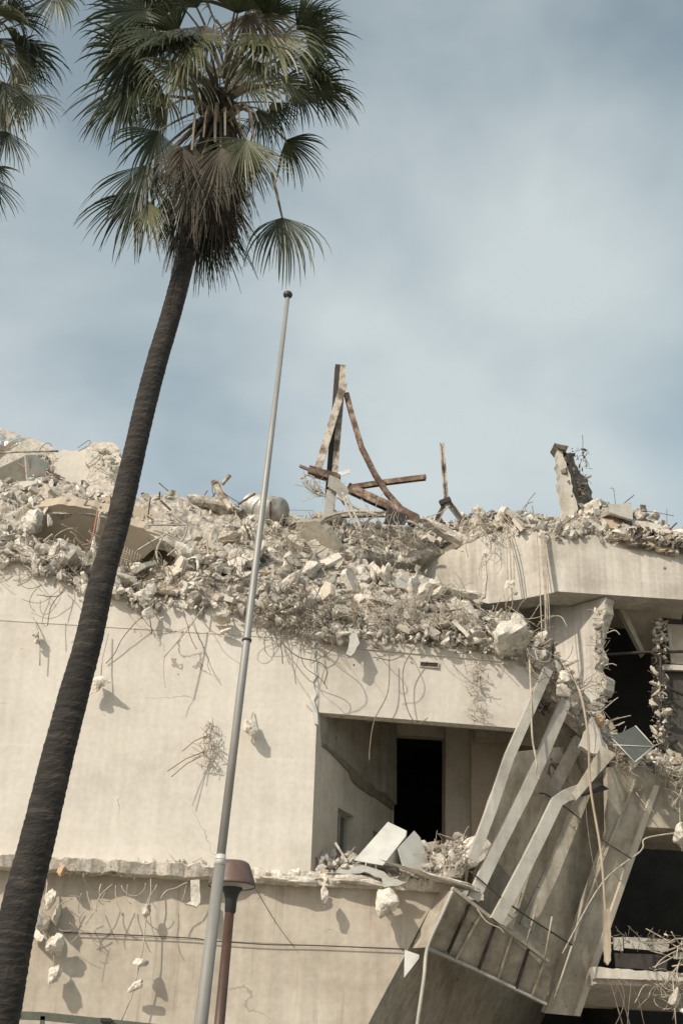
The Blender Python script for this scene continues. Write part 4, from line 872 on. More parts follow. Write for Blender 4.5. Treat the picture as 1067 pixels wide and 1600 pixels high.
for i, (a, b, c) in enumerate((((946, 990), (960, 985), (968, 992)), ((945, 1040), (955, 1037), (963, 1040)), ((935, 1115), (958, 1095), (965, 1090)), ((940, 1150), (952, 1128), (985, 1118)), ((948, 1140), (975, 1128), (965, 1134)))):
    wire([a, b, c], YC - D - .2, 'short bar end sticking out of the broken cross wall', .012, 'dusty_rebar', 'rebar', 'rebar', 'bar ends of the cross wall')
# bars standing against the sky
for i, (pp_, Y0) in enumerate((([(818, 800), (826, 782), (836, 770)], 3.8), ([(812, 805), (820, 790), (832, 784)], 3.8), ([(961, 790), (958, 765), (953, 763)], 4.), ([(1041, 830), (1041, 810), (1041, 795)], 3.8), ([(995, 798), (1020, 800), (1052, 806)], 3.9), ([(910, 720), (916, 722), (915, 732)], 4.2), ([(909, 712), (910, 690), (909, 680)], 4.2), ([(123, 705), (140, 695), (139, 688), (122, 700)], 5.5), ([(58, 712), (66, 698), (76, 692), (82, 697)], 5.3))):
    wire(pp_, Y0, 'thin bar against the sky ' + ['beside the angular skyline blocks', 'right of the angular skyline blocks', 'behind the tan board', 'at the far right skyline', 'lying level above the right beam', 'beside the wall stub top', 'rising from the wall stub top', 'over the crumbling stump left of the palm', 'above the far left wall'][i], .009, 'rebar', 'rebar', 'rebar', 'bars against the sky')
# cage of bent rods right of the trunk
for i, (pp_) in enumerate(([(232, 820), (285, 820), (292, 822), (288, 840), (278, 850)], [(240, 828), (270, 838), (300, 860), (312, 872)], [(255, 838), (245, 860), (248, 880)], [(215, 860), (240, 845), (265, 832)], [(262, 868), (285, 850), (300, 842)])):
    wire([(x, y, 1.2) for x, y in pp_], 1.2, 'bent steel rod of the torn cage right of the palm trunk', .022, 'paintsteel', 'steel_rod', 'rod', 'rods of the torn cage')
wire([(285, 885, 1), (292, 876, .8), (308, 873, .7), (309, 900, .7)], 1, 'white bent tube in the rubble below the torn cage', .035, 'sheet', 'bent_tube', 'tube')
# mesh grid scrap
mb = MB()
for i in range(9):
    a = P(188 + i * 4, 850 + i * 2, D + 1.6); b = P(178 + i * 4, 890 + i * 2, D + 1.4); mb.tube([a, b], .008, 4)
    a = P(180, 855 + i * 4, D + 1.5); b = P(220, 872 + i * 4, D + 1.5); mb.tube([a, b], .008, 4)
mb.build('reinforcement_mesh', 'dusty_rebar', tag=('square wire mesh scrap beside the palm trunk in the hollow', 'wire mesh'))

# ------------------------------------------------------------------ drum and pipe on the skyline
root = thing('metal_drum', P(408, 800, D + 4.2), 'ribbed galvanised drum lying on the skyline behind the flagpole', 'drum')
a = P(395, 792, D + 4.6); b = P(432, 800, D + 4.0); ax = (b - a) / np.linalg.norm(b - a); rr = wpx(a, 22)
mb = MB(); n = 14; pts = [a + (b - a) * i / n for i in range(n + 1)]; mb.tube(pts, [rr * (1 + (.06 if i % 3 == 0 else 0)) for i in range(n + 1)], 32, smooth=False); mb.build('drum_body', 'drum', root)
mb = MB(); mb.tube([b - ax * .01, b + ax * .04], rr * 1.07, 32); mb.build('rim', 'drum', root)
mb = MB(); mb.bar([P(335, 752, D + 4.3), P(347, 775, D + 4.2), P(362, 795, D + 4.1)], .16, .12); mb.build('steel_beam', 'oldsteel', tag=('short pale steel beam sticking out of the brown lump', 'steel beam'))
mb = MB(); mb.tube([P(347, 757, D + 4.3), P(360, 742, D + 4.2)], .05, 8); mb.build('steel_pipe', 'oldsteel', tag=('short pipe end pointing up at skyline left of the drum', 'pipe'))
mb = MB(); mb.tube([P(372, 788, D + 4.), P(399, 771, D + 3.9)], .03, 8); mb.build('steel_pipe', 'rebar', tag=('thin pipe leaning on the drum', 'pipe'))
wire([(334, 775, 4.2), (332, 760, 4.2), (340, 753, 4.2), (350, 770, 4.1), (378, 788, 4.1)], 4.2, 'curled bar around the short steel beam at skyline', .012)

# ------------------------------------------------------------------ steel mast on the roof
Ym = D + 4.6
HB = [(-.5, -.5), (.5, -.5), (.5, -.34), (.08, -.34), (.08, .34), (.5, .34), (.5, .5), (-.5, .5), (-.5, .34), (-.08, .34), (-.08, -.34), (-.5, -.34)]
CH = [(-.5, -.5), (.5, -.5), (.5, .5), (.36, .5), (.36, -.3), (-.36, -.3), (-.36, .5), (-.5, .5)]
mast = thing('steel_mast', P(515, 800, Ym), 'tall A shaped frame of flaking steel beams standing on the rubble', 'steel frame')
def beam(name, pts, wp, hp, m, parent=mast, prof=HB, side=(1, 0, 0), tag=None):
    q = [P(x, y, Ym + yo) for x, y, yo in pts]; mb = MB(); w = wpx(q[0], wp); mb.bar(q, w, w * hp, side=side, profile=prof)
    return mb.build(name, m, parent, tag)
beam('post', [(528, 572, .05), (524, 630, .05), (518, 700, .05), (513, 770, .05), (509, 825, .05)], 9, 1.2, 'darksteel')
beam('post', [(536, 572, -.05), (531, 640, -.05), (523, 735, -.05), (516, 820, -.05)], 9, .9, 'oldsteel', prof=None)
beam('brace', [(537, 600, -.25), (528, 630, -.25), (513, 680, -.25), (496, 735, -.25)], 11, .8, 'oldsteel')
beam('brace', [(541, 615, -.15), (550, 650, -.15), (565, 700, -.2), (586, 742, -.25), (604, 770, -.25), (628, 797, -.25)], 7.5, 1.0, 'rustbeam')
beam('cross_beam', [(548, 762, .15), (600, 754, .15), (665, 746, .15)], 8, 1, 'rustbeam', side=(0, 0, 1))
beam('cross_beam', [(543, 762, -.3), (590, 784, -.35), (628, 800, -.4), (650, 812, -.45)], 14, .8, 'rustbeam', side=(0, 0, 1))
beam('gusset', [(482, 735, -.3), (505, 742, -.3), (530, 748, -.2)], 12, 1.2, 'rustbeam', side=(0, 0, 1))
beam('arm', [(468, 728, -.3), (486, 735, -.3)], 4, 1, 'rebar', side=(0, 0, 1))
beam('cross_beam', [(490, 806, -.3), (545, 804, -.3), (602, 803, -.3)], 9, .8, 'oldsteel', side=(0, 0, 1))
mb = MB(); p = P(646, 812, Ym - .45); mb.tube([p + [0, -.12, 0], p + [0, .14, 0]], wpx(p, 9), 14, smooth=False); mb.build('joint', 'rustbeam', mast)
tplate('metal_sheet', [(527, 738), (546, 733), (547, 739), (534, 743)], (527, 738, Ym - .5), (546, 733, Ym - .4), (534, 743, Ym - .6), .01, 'sheet', 'small torn metal flap at the waist of the mast', 'metal sheet')
tplate('metal_sheet', [(515, 742), (530, 748), (545, 768), (538, 790), (528, 770), (512, 760)], (515, 742, Ym - .6), (545, 768, Ym - .5), (528, 790, Ym - .7), .02, 'paintsteel', 'crumpled grey sheet wrapped round the mast waist', 'metal sheet', 2)
tplate('metal_sheet', [(606, 790), (640, 808), (632, 820), (600, 818)], (606, 790, Ym - .8), (640, 808, Ym - .7), (600, 818, Ym - .9), .03, 'darksteel', 'dark sheet lying under the foot of the long diagonal beam', 'metal sheet', 1)
tplate('metal_sheet', [(512, 765), (526, 770), (520, 800), (508, 815), (506, 790)], (512, 765, Ym - .6), (526, 770, Ym - .5), (508, 815, Ym - .7), .02, 'sheet', 'pale torn sheet around the lower mast', 'metal sheet', 2)
for i, pp_ in enumerate(([(473, 745), (490, 762), (505, 771)], [(470, 748), (480, 742), (492, 747)], [(472, 752), (488, 768), (505, 775)], [(490, 750), (500, 765), (498, 775)], [(475, 740), (478, 752), (495, 768)])):
    wire([(x, y, Ym - D - .4) for x, y in pp_], 0, 'bent grey metal strip left of the mast waist, ' + ['upper slanting', 'topmost', 'lowest', 'innermost', 'outermost'][i] + ' one', .025, 'paintsteel', 'metal_strip', 'metal strip', 'strips at the mast waist')
for i, pp_ in enumerate(([(535, 770), (545, 800), (560, 830)], [(540, 775), (555, 805), (566, 832)], [(525, 775), (560, 795), (590, 805)], [(600, 805), (640, 815), (660, 825)], [(500, 812), (540, 800), (600, 800)])):
    wire([(x, y, Ym - D - .7) for x, y in pp_], 0, 'painted steel bar at the mast foot, ' + ['left slanting', 'middle slanting', 'short right slanting', 'right low', 'long level'][i] + ' one', .035, 'fin', 'steel_bar', 'steel bar', 'bars at the mast foot')
tangle(500, 765, Ym, 50, 30, 50, 'thin wires caught around the mast waist', ln=.4, rocks=0, off=.4)
wire([(490, 798, 4), (450, 797, 4.3), (400, 800, 4.6)], 4, 'thin level wire between mast and drum', .006, 'rebar', 'wire', 'wire')
# second small post
p2 = thing('steel_post', P(697, 812, Ym), 'lone thin pale steel post on two splayed legs right of the mast', 'steel post')
beam('post', [(690, 692, 0), (693, 730, 0), (697, 782, 0)], 6.5, .8, 'oldsteel', p2, CH)
beam('leg', [(698, 778, .1), (683, 812, -.1)], 8, .8, 'oldsteel', p2, CH)
beam('leg', [(697, 780, .1), (708, 795, .1), (720, 812, .2)], 8.5, .9, 'paintsteel', p2, CH)
beam('bracket', [(687, 786, -.1), (703, 780, -.1)], 7, 1, 'darksteel', p2, None, (0, 0, 1))
wire([(666, 808, 4.3), (690, 800, 4.2), (702, 790, 4.2)], 4, 'pale thin strip tied to the lone steel post', .014, 'dusty_rebar', 'metal_strip', 'metal strip')

# leaning wall stub on the beam
Ys = D + 3.9; ps = VP(Ys)
st_ = thing('wall_stub', P(893, 825, Ys), 'leaning wall stub with a torn dark edge standing on the upper beam', 'wall')
mb = MB(); mb.plate(pl(ragged([(868, 697), (878, 700), (887, 735), (897, 775), (906, 822), (884, 830), (878, 782), (873, 740), (868, 697)], 2.2, 6, 5)[:-1], ps), .3, ps.n); mb.build('wall_face', 'beam', st_)
ps2 = Plane((880, 700, Ys + .05), (906, 822, Ys + .05), (925, 800, Ys + .9))
mb = MB(); mb.plate(pl(ragged([(880, 702), (896, 712), (902, 730), (918, 750), (926, 780), (930, 800), (908, 822), (880, 702)], 4, 6, 6)[:-1], ps2), .15, ps2.n); mb.build('torn_side', 'rockdark', st_)
mb = MB(); mb.plate(pl([(866, 692), (873, 694), (888, 697), (884, 703), (872, 700)], ps, .1), .5, ps.n); mb.build('cap', 'rockdark', st_)
for q, m_, lb in (([(938, 808), (950, 800), (975, 806), (982, 822), (962, 826), (944, 822)], 'pink', 'tan insulation board on the upper beam right of the wall stub'), ([(950, 788), (986, 786), (988, 812), (968, 806), (952, 800)], 'paintsteel', 'grey board propped behind the tan insulation board'), ([(985, 812), (1030, 818), (1040, 835), (1000, 835)], 'broken', 'flat pale slab piece on the right part of the upper beam'), ([(992, 828), (1030, 822), (1060, 832), (1050, 842), (1005, 842)], 'pink', 'tan tile sheet on the right part of the upper beam')):
    tplate('board', q, (q[0][0], q[0][1], D + 3.5), (q[1][0], q[1][1], D + 3.7), (q[-1][0], q[-1][1], D + 3.3), .05, m_, lb, 'board', 1)
for i in range(16):
    p = P(960 + i * 6.2 + rng.uniform(-4, 4), 838 + i * 1.3 + rng.uniform(-4, 4), D + 3.05); mb = MB(); mb.plate([p + np.array([math.cos(t) * rng.uniform(.1, .22), -.02 + .05 * math.sin(t * 2), math.sin(t) * rng.uniform(.04, .09)]) for t in np.linspace(0, 6.28, 8)[:-1]], .06, (0, -.8, .6))
    mb.build('roofing_scrap', 'rockdark' if i % 3 else 'tan', tag=(ORD[i] + ' torn roofing scrap on the edge of the upper beam', 'roofing scrap', 'roofing scraps on the beam edge'))
tplate('metal_sheet', [(272 + 345, 905), (640, 900), (670, 908), (682, 922), (650, 925), (622, 918)], (617, 905, D + 1.2), (640, 900, D + 1.6), (650, 925, D + 1.0), .03, 'bluesheet', 'crumpled grey green sheet in the rubble left of the upper beam', 'metal sheet', 2)
tplate('metal_sheet', [(545, 980), (556, 985), (562, 1005), (548, 1025), (540, 1022), (546, 1000)], (545, 980, D - .2), (560, 1000, D - .3), (548, 1025, D - .35), .03, 'bluesheet', 'twisted grey strip hanging over the parapet top', 'metal sheet', 2)

# ------------------------------------------------------------------ things on the loggia floor
def fold(name, quads, Ys_, m, label):
    root = thing(name, P(*quads[0][0][:2], D), label, 'metal sheet')
    for q in quads:
        pl_ = Plane(*[(x, y, D + Y) for x, y, Y in q[:3]]); mb = MB(); mb.plate(pl([(x, y) for x, y, Y in q], pl_), .012, pl_.n); mb.build('panel', m, root)
    return root
fold('metal_sheet', [[(553, 1344, -.1), (606, 1284, .3), (635, 1298, .1), (634, 1306, .1), (598, 1352, -.25)], [(635, 1298, .1), (600, 1352, -.25), (628, 1356, .3), (636, 1300, .3)]], 0, 'sheet', 'large bright folded metal sheet on the loggia floor')
fold('metal_sheet', [[(621, 1326, -.1), (647, 1298, .1), (656, 1308, .15), (668, 1340, .1), (668, 1358, -.1), (630, 1358, -.2)]], 0, 'sheet', 'smaller upright pointed metal sheet right of the folded one')
tplate('metal_sheet', [(508, 1364), (540, 1356), (570, 1352), (600, 1362), (610, 1372), (636, 1378), (622, 1384), (600, 1386), (596, 1372), (570, 1362), (540, 1366)], (508, 1364, D - .2), (570, 1352, D - .1), (600, 1386, D - .45), .02, 'bluesheet', 'torn teal backed sheet lying over the loggia floor edge', 'metal sheet', 1.5)
# plate and bracket under ledge
tplate('metal_bracket', [(298, 1375), (312, 1374), (313, 1410), (308, 1417), (290, 1412), (299, 1408)], (298, 1375, D - .42), (312, 1374, D - .42), (310, 1417, D - .45), .1, 'broken', 'pale stubby block with foot hanging under the ledge left of the flagpole', 'bracket', 1)

# ------------------------------------------------------------------ collapsed corner: slabs, fins, balcony front
SL = Plane((830, 1176, D + .5), (1000, 1195, D + 1.9), (868, 1560, D + 1.7))
print('SL.sun', SL.n.dot(np.array(sv)))
S1 = thing('collapsed_slab', SL.at(870, 1565), 'huge sloping slab hanging down from the broken right corner', 'concrete slab')
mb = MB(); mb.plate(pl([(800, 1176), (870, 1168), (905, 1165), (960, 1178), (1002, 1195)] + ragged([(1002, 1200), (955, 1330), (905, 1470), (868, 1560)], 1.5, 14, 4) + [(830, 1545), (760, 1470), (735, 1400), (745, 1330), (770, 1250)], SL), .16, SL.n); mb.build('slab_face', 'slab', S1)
SL2 = Plane((948, 1200, D + .35), (1030, 1215, D + .75), (880, 1587, D + 1.5))
print('SL2.sun', SL2.n.dot(np.array(sv)))
S2 = thing('collapsed_slab', SL2.at(880, 1587), 'narrow long slab strip hanging along the right side of the huge slab', 'concrete slab')
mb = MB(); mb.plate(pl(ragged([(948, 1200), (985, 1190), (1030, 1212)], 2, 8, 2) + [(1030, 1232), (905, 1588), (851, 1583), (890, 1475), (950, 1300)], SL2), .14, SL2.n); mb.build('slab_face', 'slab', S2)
mb = MB(); mb.plate(pl([(1022, 1226), (1030, 1228), (906, 1588), (898, 1587)], SL2, .06), .1, SL2.n); mb.build('edge_rib', 'inner', S2)
mb = MB(); mb.bar([SL2.at(992, 1218, .03), SL2.at(930, 1370, .03), SL2.at(868, 1548, .03)], .04, .06, side=(1, 0, 0)); mb.build('seam', 'slab', S2)
# small triangular slabs at the head
tplate('concrete_slab', [(905, 1165), (925, 1118), (950, 1172), (928, 1178)], (905, 1165, D + .1), (925, 1118, D + .3), (950, 1172, D + .2), .1, 'beam', 'small triangular slab piece below the ochre brick', 'concrete slab', 1.5)
tplate('concrete_slab', [(842, 1060), (878, 1045), (905, 1090), (920, 1130), (905, 1180), (860, 1170), (800, 1165), (815, 1140)], (842, 1060, D + .9), (905, 1090, D + .9), (850, 1170, D + 1.3), .2, 'slab', 'shaded broken beam end behind the head of the fins', 'concrete slab', 2)
tplate('concrete_slab', [(940, 1165), (962, 1178), (900, 1250), (893, 1240)], (940, 1165, D - .1), (962, 1178, D - .1), (895, 1245, D - .3), .06, 'slab', 'shaded sloping strip right of the bent fin', 'concrete slab', 0)
# fins: folded steel plates
def fin(pts, wp, label, m='fin', dp=.09):
    q = [P(x, y, D + yo) for x, y, yo in pts]; w = wpx(q[0], wp)
    t = q[-1] - q[0]; t /= np.linalg.norm(t); side = np.cross(t, [0, -1, 0]); side = side / np.linalg.norm(side) + np.array([0, -.25, 0])
    mb = MB(); mb.bar(q, w, dp, side=side, profile=[(-.5, -.5), (.5, -.5), (.5, .5), (.42, .5), (.42, -.34), (-.42, -.34), (-.42, .5), (-.5, .5)][::1])
    mb.build('steel_fin', m, tag=(label, 'steel fin', 'fallen steel fins'))
fin([(856, 1046, -.1), (828, 1108, -.2), (795, 1182, -.3), (768, 1262, -.4), (737, 1344, -.45)], 15, 'leftmost pale fin slanting down from the parapet end')
fin([(883, 1095, .3), (844, 1186, .1), (822, 1235, -.05), (776, 1325, -.25), (738, 1405, -.4)], 18, 'second fin slanting behind the leftmost fin')
fin([(908, 1234, .1), (884, 1243, .1), (869, 1253, 0), (845, 1303, -.15), (820, 1353, -.3), (774, 1440, -.45)], 19, 'third fin with a sharp bend at its top')
fin([(905, 1155, .8), (868, 1225, .6), (845, 1290, .4), (815, 1370, .15), (790, 1450, -.1)], 18, 'darker fin behind the bent one', 'slab')
fin([(912, 1235, 1.0), (890, 1290, .8), (862, 1360, .6), (820, 1450, .2)], 22, 'faint far fin lying on the sloping slab', 'slab', .08)
tplate('metal_sheet', [(895, 1240), (915, 1225), (935, 1222), (950, 1232), (910, 1243)], (895, 1240, D), (935, 1222, D + .3), (910, 1243, D - .1), .02, 'darksteel', 'small dark plate at the head of the bent fin', 'metal sheet', 0)
# fallen balcony front with ribs
BF = Plane((705, 1388, D - .75), (868, 1522, D + .5), (668, 1481, D - .1))
print('BF.sun', BF.n.dot(np.array(sv)))
bf = thing('balcony_front', BF.at(700, 1480), 'fallen ribbed metal balcony front hanging below the fins', 'balcony panel')
mb = MB(); mb.plate(pl([(708, 1392), (770, 1440), (820, 1484), (862, 1525), (850, 1568), (835, 1562), (800, 1543), (740, 1515), (700, 1493), (668, 1481)], BF), .03, BF.n); mb.build('panel', 'slab', bf)
for i, (a, b) in enumerate((((735, 1408), (700, 1488)), ((752, 1425), (712, 1497)), ((775, 1440), (748, 1513)), ((800, 1458), (778, 1527)), ((826, 1480), (806, 1543)), ((850, 1500), (830, 1555)))):
    mb = MB(); mb.bar([BF.at(*a, .04), BF.at(*b, .04)], .035, .09, side=(1, 0, 0)); mb.build('rib', 'slab' if i % 2 else 'darksteel', bf)
mb = MB(); mb.bar([BF.at(706, 1388, .06), BF.at(760, 1430, .06), BF.at(855, 1502, .06)], .06, .07, side=(0, 0, 1)); mb.build('top_rail', 'slab', bf)
mb = MB(); mb.bar([BF.at(668, 1482, .05), BF.at(740, 1514, .05), BF.at(800, 1543, .05), BF.at(852, 1569, .05)], .05, .08, side=(0, 0, 1)); mb.build('bottom_rail', 'paintsteel', bf)
mb = MB(); mb.plate(pl([(690, 1390), (708, 1392), (668, 1480), (633, 1482), (650, 1440)], Plane((690, 1390, D - .1), (708, 1392, D - .7), (650, 1482, D - .15))), .03, (-.3, -1, 0)); mb.build('side_panel', 'slab', bf)
mb = MB()
for (a, b) in (((838, 1415), (820, 1480)), ((862, 1432), (850, 1500)), ((815, 1395), (790, 1460)), ((893, 1478), (866, 1560))):
    mb.tube([P(*a, D - .1), P(*b, D - .0)], .018, 6)
mb.build('baluster', 'slab', bf)
wire([(707, 1392, -.85), (690, 1430, -.8), (668, 1480, -.75), (662, 1530, -.85), (652, 1600, -.85), (648, 1640, -.8)], 0, 'long flat pale strip hanging from the balcony front', .035, 'paintsteel', 'metal_strip', 'metal strip')
tplate('metal_sheet', [(632, 1484), (655, 1492), (654, 1498), (631, 1528)], (632, 1484, D - .55), (655, 1492, D - .6), (631, 1528, D - .55), .01, 'sheet', 'small triangular pale sheet pointing down at the balcony corner', 'metal sheet', 0)
# broken dark fixtures
for x, y, yo, w in ((852, 1198, 1.0, 24), (846, 1104, .6, 18)):
    tangle(x, y, D + yo, w, w * .6, 20, 'dark burnt fixture under the broken beam, %s one' % ('lower' if y > 1150 else 'upper'), 'ceiling_fixture', 'darksteel', ln=.15, rocks=0, off=.2, kind=None, r=.02)
# glass pane
gm = bpy.data.materials.new('dirty_glass'); gm.use_nodes = True; b_ = gm.node_tree.nodes['Principled BSDF']
b_.inputs['Base Color'].default_value = (.20, .215, .195, 1); b_.inputs['Roughness'].default_value = .2; b_.inputs['Transmission Weight'].default_value = .6; b_.inputs['IOR'].default_value = 1.3
M['glass'] = gm
gp = Plane((955, 1152, D + .1), (992, 1133, D + .3), (992, 1190, D - .2))
g = thing('glass_pane', gp.at(990, 1190), 'dirty square glass pane lying tilted on the right corner debris', 'glass pane')
mb = MB(); mb.plate(pl([(955, 1152), (992, 1134), (1021, 1166), (991, 1191)], gp), .012, gp.n); mb.build('pane', 'glass', g)
mb = MB()
for a, b in (((992, 1134), (1021, 1166)), ((1021, 1166), (991, 1191)), ((957, 1164), (1021, 1167)), ((991, 1191), (957, 1155))): mb.tube([gp.at(*a, .01), gp.at(*b, .01)], .012, 5)
mb.build('edge_bead', 'sheet', g)

# ------------------------------------------------------------------ flagpole, lamp, rail
Yf = 10.2
fp = [(305 + 9, 1600), (331, 1470), (343.5, 1345), (378, 1030), (384, 1000), (404, 830), (424, 670), (441, 535), (450, 468)]
b0, b1 = P(314, 1600, Yf), P(449.5, 466, Yf + .45)
base = b0 + (b1 - b0) * ((0 - b0[2]) / (b1[2] - b0[2]))
F = thing('flagpole', base, 'tall tapering aluminium flagpole with dark ball finial in front of the wall', 'flagpole')
def fpnt(py):
    t0 = (b0[2]); lo, hi = 0., 1.
    for _ in range(40):
        m_ = (lo + hi) / 2; q = CM.T @ (b0 + (b1 - b0) * m_ - CC); y = CY + FPX * q[1] / q[2]
        if y > py: lo = m_
        else: hi = m_
    return b0 + (b1 - b0) * lo
pj, pr = fpnt(1343), fpnt(1000)
mb = MB(); mb.tube([base, b0, pj], [wpx(b0, 12), wpx(b0, 11), wpx(pj, 8.7)], 20); mb.build('lower_tube', 'polelow', F)
mb = MB(); mb.tube([pj - (b1 - b0) * .0001, fpnt(1000), fpnt(760), b1], [wpx(pj, 7.2), wpx(pr, 6.2), wpx(fpnt(760), 5.0), wpx(b1, 3.3)], 20); mb.build('upper_tube', 'pole', F)
mb = MB(); mb.tube([fpnt(1352), fpnt(1336)], [wpx(pj, 9.4), wpx(pj, 7.9)], 20); mb.build('collar', 'sheet', F)
mb = MB(); mb.tube([fpnt(1002), fpnt(999)], wpx(pr, 7.8), 16); mb.build('clamp', 'cable', F)
mb = MB(); v, f = ICO[3]; p = b1 + [0, 0, .02]; rb = wpx(p, 7.4); mb.add(v * [rb, rb, rb * .85] + (p + np.array([0, 0, rb * .4])), f, smooth=True); mb.build('finial', 'finial', F)
mb = MB(); mb.tube([base + [0, 0, -.01], base + [0, 0, .05]], .22, 20); mb.build('base_plate', 'pole', F)

Yl = 17.0; lc = P(362, 1392, Yl); l1 = P(343, 1600, Yl - .0)
lb_ = l1 + (lc - l1) * ((0 - l1[2]) / (lc[2] - l1[2])); hgt = lc[2]
LP = thing('street_lamp', lb_, 'street lamp with a faded red bell shade on a brown post', 'street lamp')
axl = (lc - lb_) / np.linalg.norm(lc - lb_)
mb = MB(); mb.tube([lb_, lc + axl * -.22], [.075, .055], 16); mb.build('post', 'lamppost', LP)
rs = wpx(lc, 37)
def lathe(name, prof, m, parent, c=lc, k=40):
    mb = MB(); v = []; 
    for r_, z_ in prof:
        for j in range(k): th = 6.28318 * j / k; v.append((c[0] + r_ * math.cos(th), c[1] + r_ * math.sin(th), c[2] + z_))
    n = len(prof); f = [(i * k + j, i * k + (j + 1) % k, (i + 1) * k + (j + 1) % k, (i + 1) * k + j) for i in range(n - 1) for j in range(k)]
    mb.add(v, f, smooth=True); return mb.build(name, m, parent)
lathe('socket', [(.05, -.26), (.065, -.24), (.07, -.1), (.09, -.03), (.13, .03), (.13, .07)], 'black', LP)
sh = lathe('lamp_shade', [(rs * .97, .06), (rs * 1.0, .05), (rs * 1.0, .075), (rs * .985, .10), (rs * .95, .12), (rs * .86, .19), (rs * .74, .28), (rs * .68, .315), (rs * .58, .335), (rs * .3, .345), (.001, .35)], 'lampred', LP)
lathe('reflector', [(rs * .96, .062), (rs * .8, .05), (rs * .55, .03), (rs * .3, .04), (.1, .06)], 'lampin', LP)

mb = MB(); Yr = 20.0
a, b, c = P(-60, 1583, Yr), P(68, 1588, Yr), P(182, 1600, Yr); mb.bar([a, b, c, c + (c - b)], .1, .06, side=(0, 0, 1))
a2 = b - [0, 0, 0]; 
for q in (a, b, c): mb.bar([q, np.array([q[0], q[1], 0])], .06, .06)
mb.build('guard_rail', 'greenrail', tag=('dark green metal rail at the bottom left in front of the lower wall', 'rail'))
mb = MB(); q = P(166, 1594, Yr - .05); mb.box(q, .14, .1, .045); mb.build('rail_light', 'black', tag=('small dark flat box on the green rail at bottom left', 'box'))

# ------------------------------------------------------------------ palms
Yp = 12.0
tpts = [(-60, 1850), (-5, 1600), (25, 1450), (62, 1300), (91, 1180), (117, 1080), (139, 1000), (161, 900), (184, 820), (205, 730), (226, 640), (247, 560), (265, 500), (281, 440), (291, 395), (305, 340), (324, 260), (338, 190), (343, 150)]
twid = [76, 69, 62, 55, 51, 47, 44, 40, 37, 35.5, 34, 33, 32, 31, 30, 30, 36, 46, 44]
tw = [P(x, y, Yp + .25 * i / len(tpts)) for i, (x, y) in enumerate(tpts)]
d0 = tw[0] - tw[1]; tw0 = tw[0] + d0 * (tw[0][2] / -d0[2]); tw = [tw0] + tw; rad = [.27] + [wpx(p, w) / 2 for p, w in zip(tw[1:], twid)]
palm = thing('palm_tree', tw0, 'tall fan palm with a dark leaning trunk and shaggy skirt in the foreground', 'palm tree')
def build_trunk(pts, rad, parent):
    # resample
    P_, R_ = [], []
    for i in range(len(pts) - 1):
        n = max(2, int(np.linalg.norm(pts[i + 1] - pts[i]) / .018))
        a, b, c, d = pts[max(i - 1, 0)], pts[i], pts[i + 1], pts[min(i + 2, len(pts) - 1)]
        for j in range(n):
            t = j / n; P_.append(.5 * ((2 * b) + (-a + c) * t + (2 * a - 5 * b + 4 * c - d) * t * t + (-a + 3 * b - 3 * c + d) * t ** 3)); R_.append(rad[i] * (1 - t) + rad[i + 1] * t)
    P_.append(pts[-1]); R_.append(rad[-1]); k = 36; v = []
    for i, (p, r_) in enumerate(zip(P_, R_)):
        for j in range(k):
            th = 2 * math.pi * j / k; z = p[2]
            q = Vector((math.cos(th) * 1.2, math.sin(th) * 1.2, z * 1.0))
            ringz = z * 15 + mnoise.noise(q * .8) * 1.6
            saw = (ringz % 1.0)
            d = 1 + .035 * (saw ** 2 - .4) + .028 * mnoise.fractal(Vector((q.x * 2.5, q.y * 2.5, z * 9)), 1, 2, 5) + .03 * mnoise.noise(Vector((q.x, q.y, z * 1.7)))
            v.append(p + np.array([math.cos(th), math.sin(th), 0]) * r_ * d)
    f = [(i * k + j, i * k + (j + 1) % k, (i + 1) * k + (j + 1) % k, (i + 1) * k + j) for i in range(len(P_) - 1) for j in range(k)]
    mb = MB(); mb.add(v, f, smooth=False); return mb.build('trunk', 'trunk', parent)
build_trunk(tw, rad, palm)
heart = P(345, 165, Yp + .25)
def fan_leaf(mb, base, a, up, Rr, droop, spread, mi, nseg=32, split=.44, r=random, cup=.25, ragg=.16):
    a = np.array(a, float); a /= np.linalg.norm(a); up = np.array(up, float); up = up - a * up.dot(a); up /= np.linalg.norm(up); bv = np.cross(up, a)
    for k in range(nseg):
        ph = -spread + 2 * spread * (k + .5) / nseg; dph = spread / nseg
        Lk = Rr * (.72 + .28 * math.cos(ph * .8)) * (1 + r.uniform(-ragg, ragg))
        d = a * math.cos(ph) + bv * math.sin(ph) + up * (cup * (abs(ph) / spread) ** 2) ; d /= np.linalg.norm(d)
        side = -a * math.sin(ph) + bv * math.cos(ph); n = 7; p = np.array(base, float); st = Lk / n; vs = []
        tw_ = r.uniform(-.9, .9); jx, jy = r.gauss(0, .05), r.gauss(0, .05); g = droop * r.uniform(.75, 1.3)
        for i in range(n + 1):
            t = i / n; rr_ = Lk * t
            w = (rr_ + .02) * math.tan(dph) if t < split else (Lk * split * math.tan(dph)) * max(0, 1 - (t - split) / (1 - split)) ** .5
            w = max(w, .0015); fold_ = w * .5
            s2 = side * math.cos(tw_ * t) + up * math.sin(tw_ * t)
            vs += [p - s2 * w, p + up * fold_, p + s2 * w]
            d = d + np.array([0, 0, -1]) * g * (t ** 1.6) * .5 + np.array([jx, jy, 0]) * t; d /= np.linalg.norm(d); p = p + d * st
        f = []
        for i in range(n): f += [(i * 3, i * 3 + 1, i * 3 + 4, i * 3 + 3), (i * 3 + 1, i * 3 + 2, i * 3 + 5, i * 3 + 4)]
        mb.add(vs, f, mi)
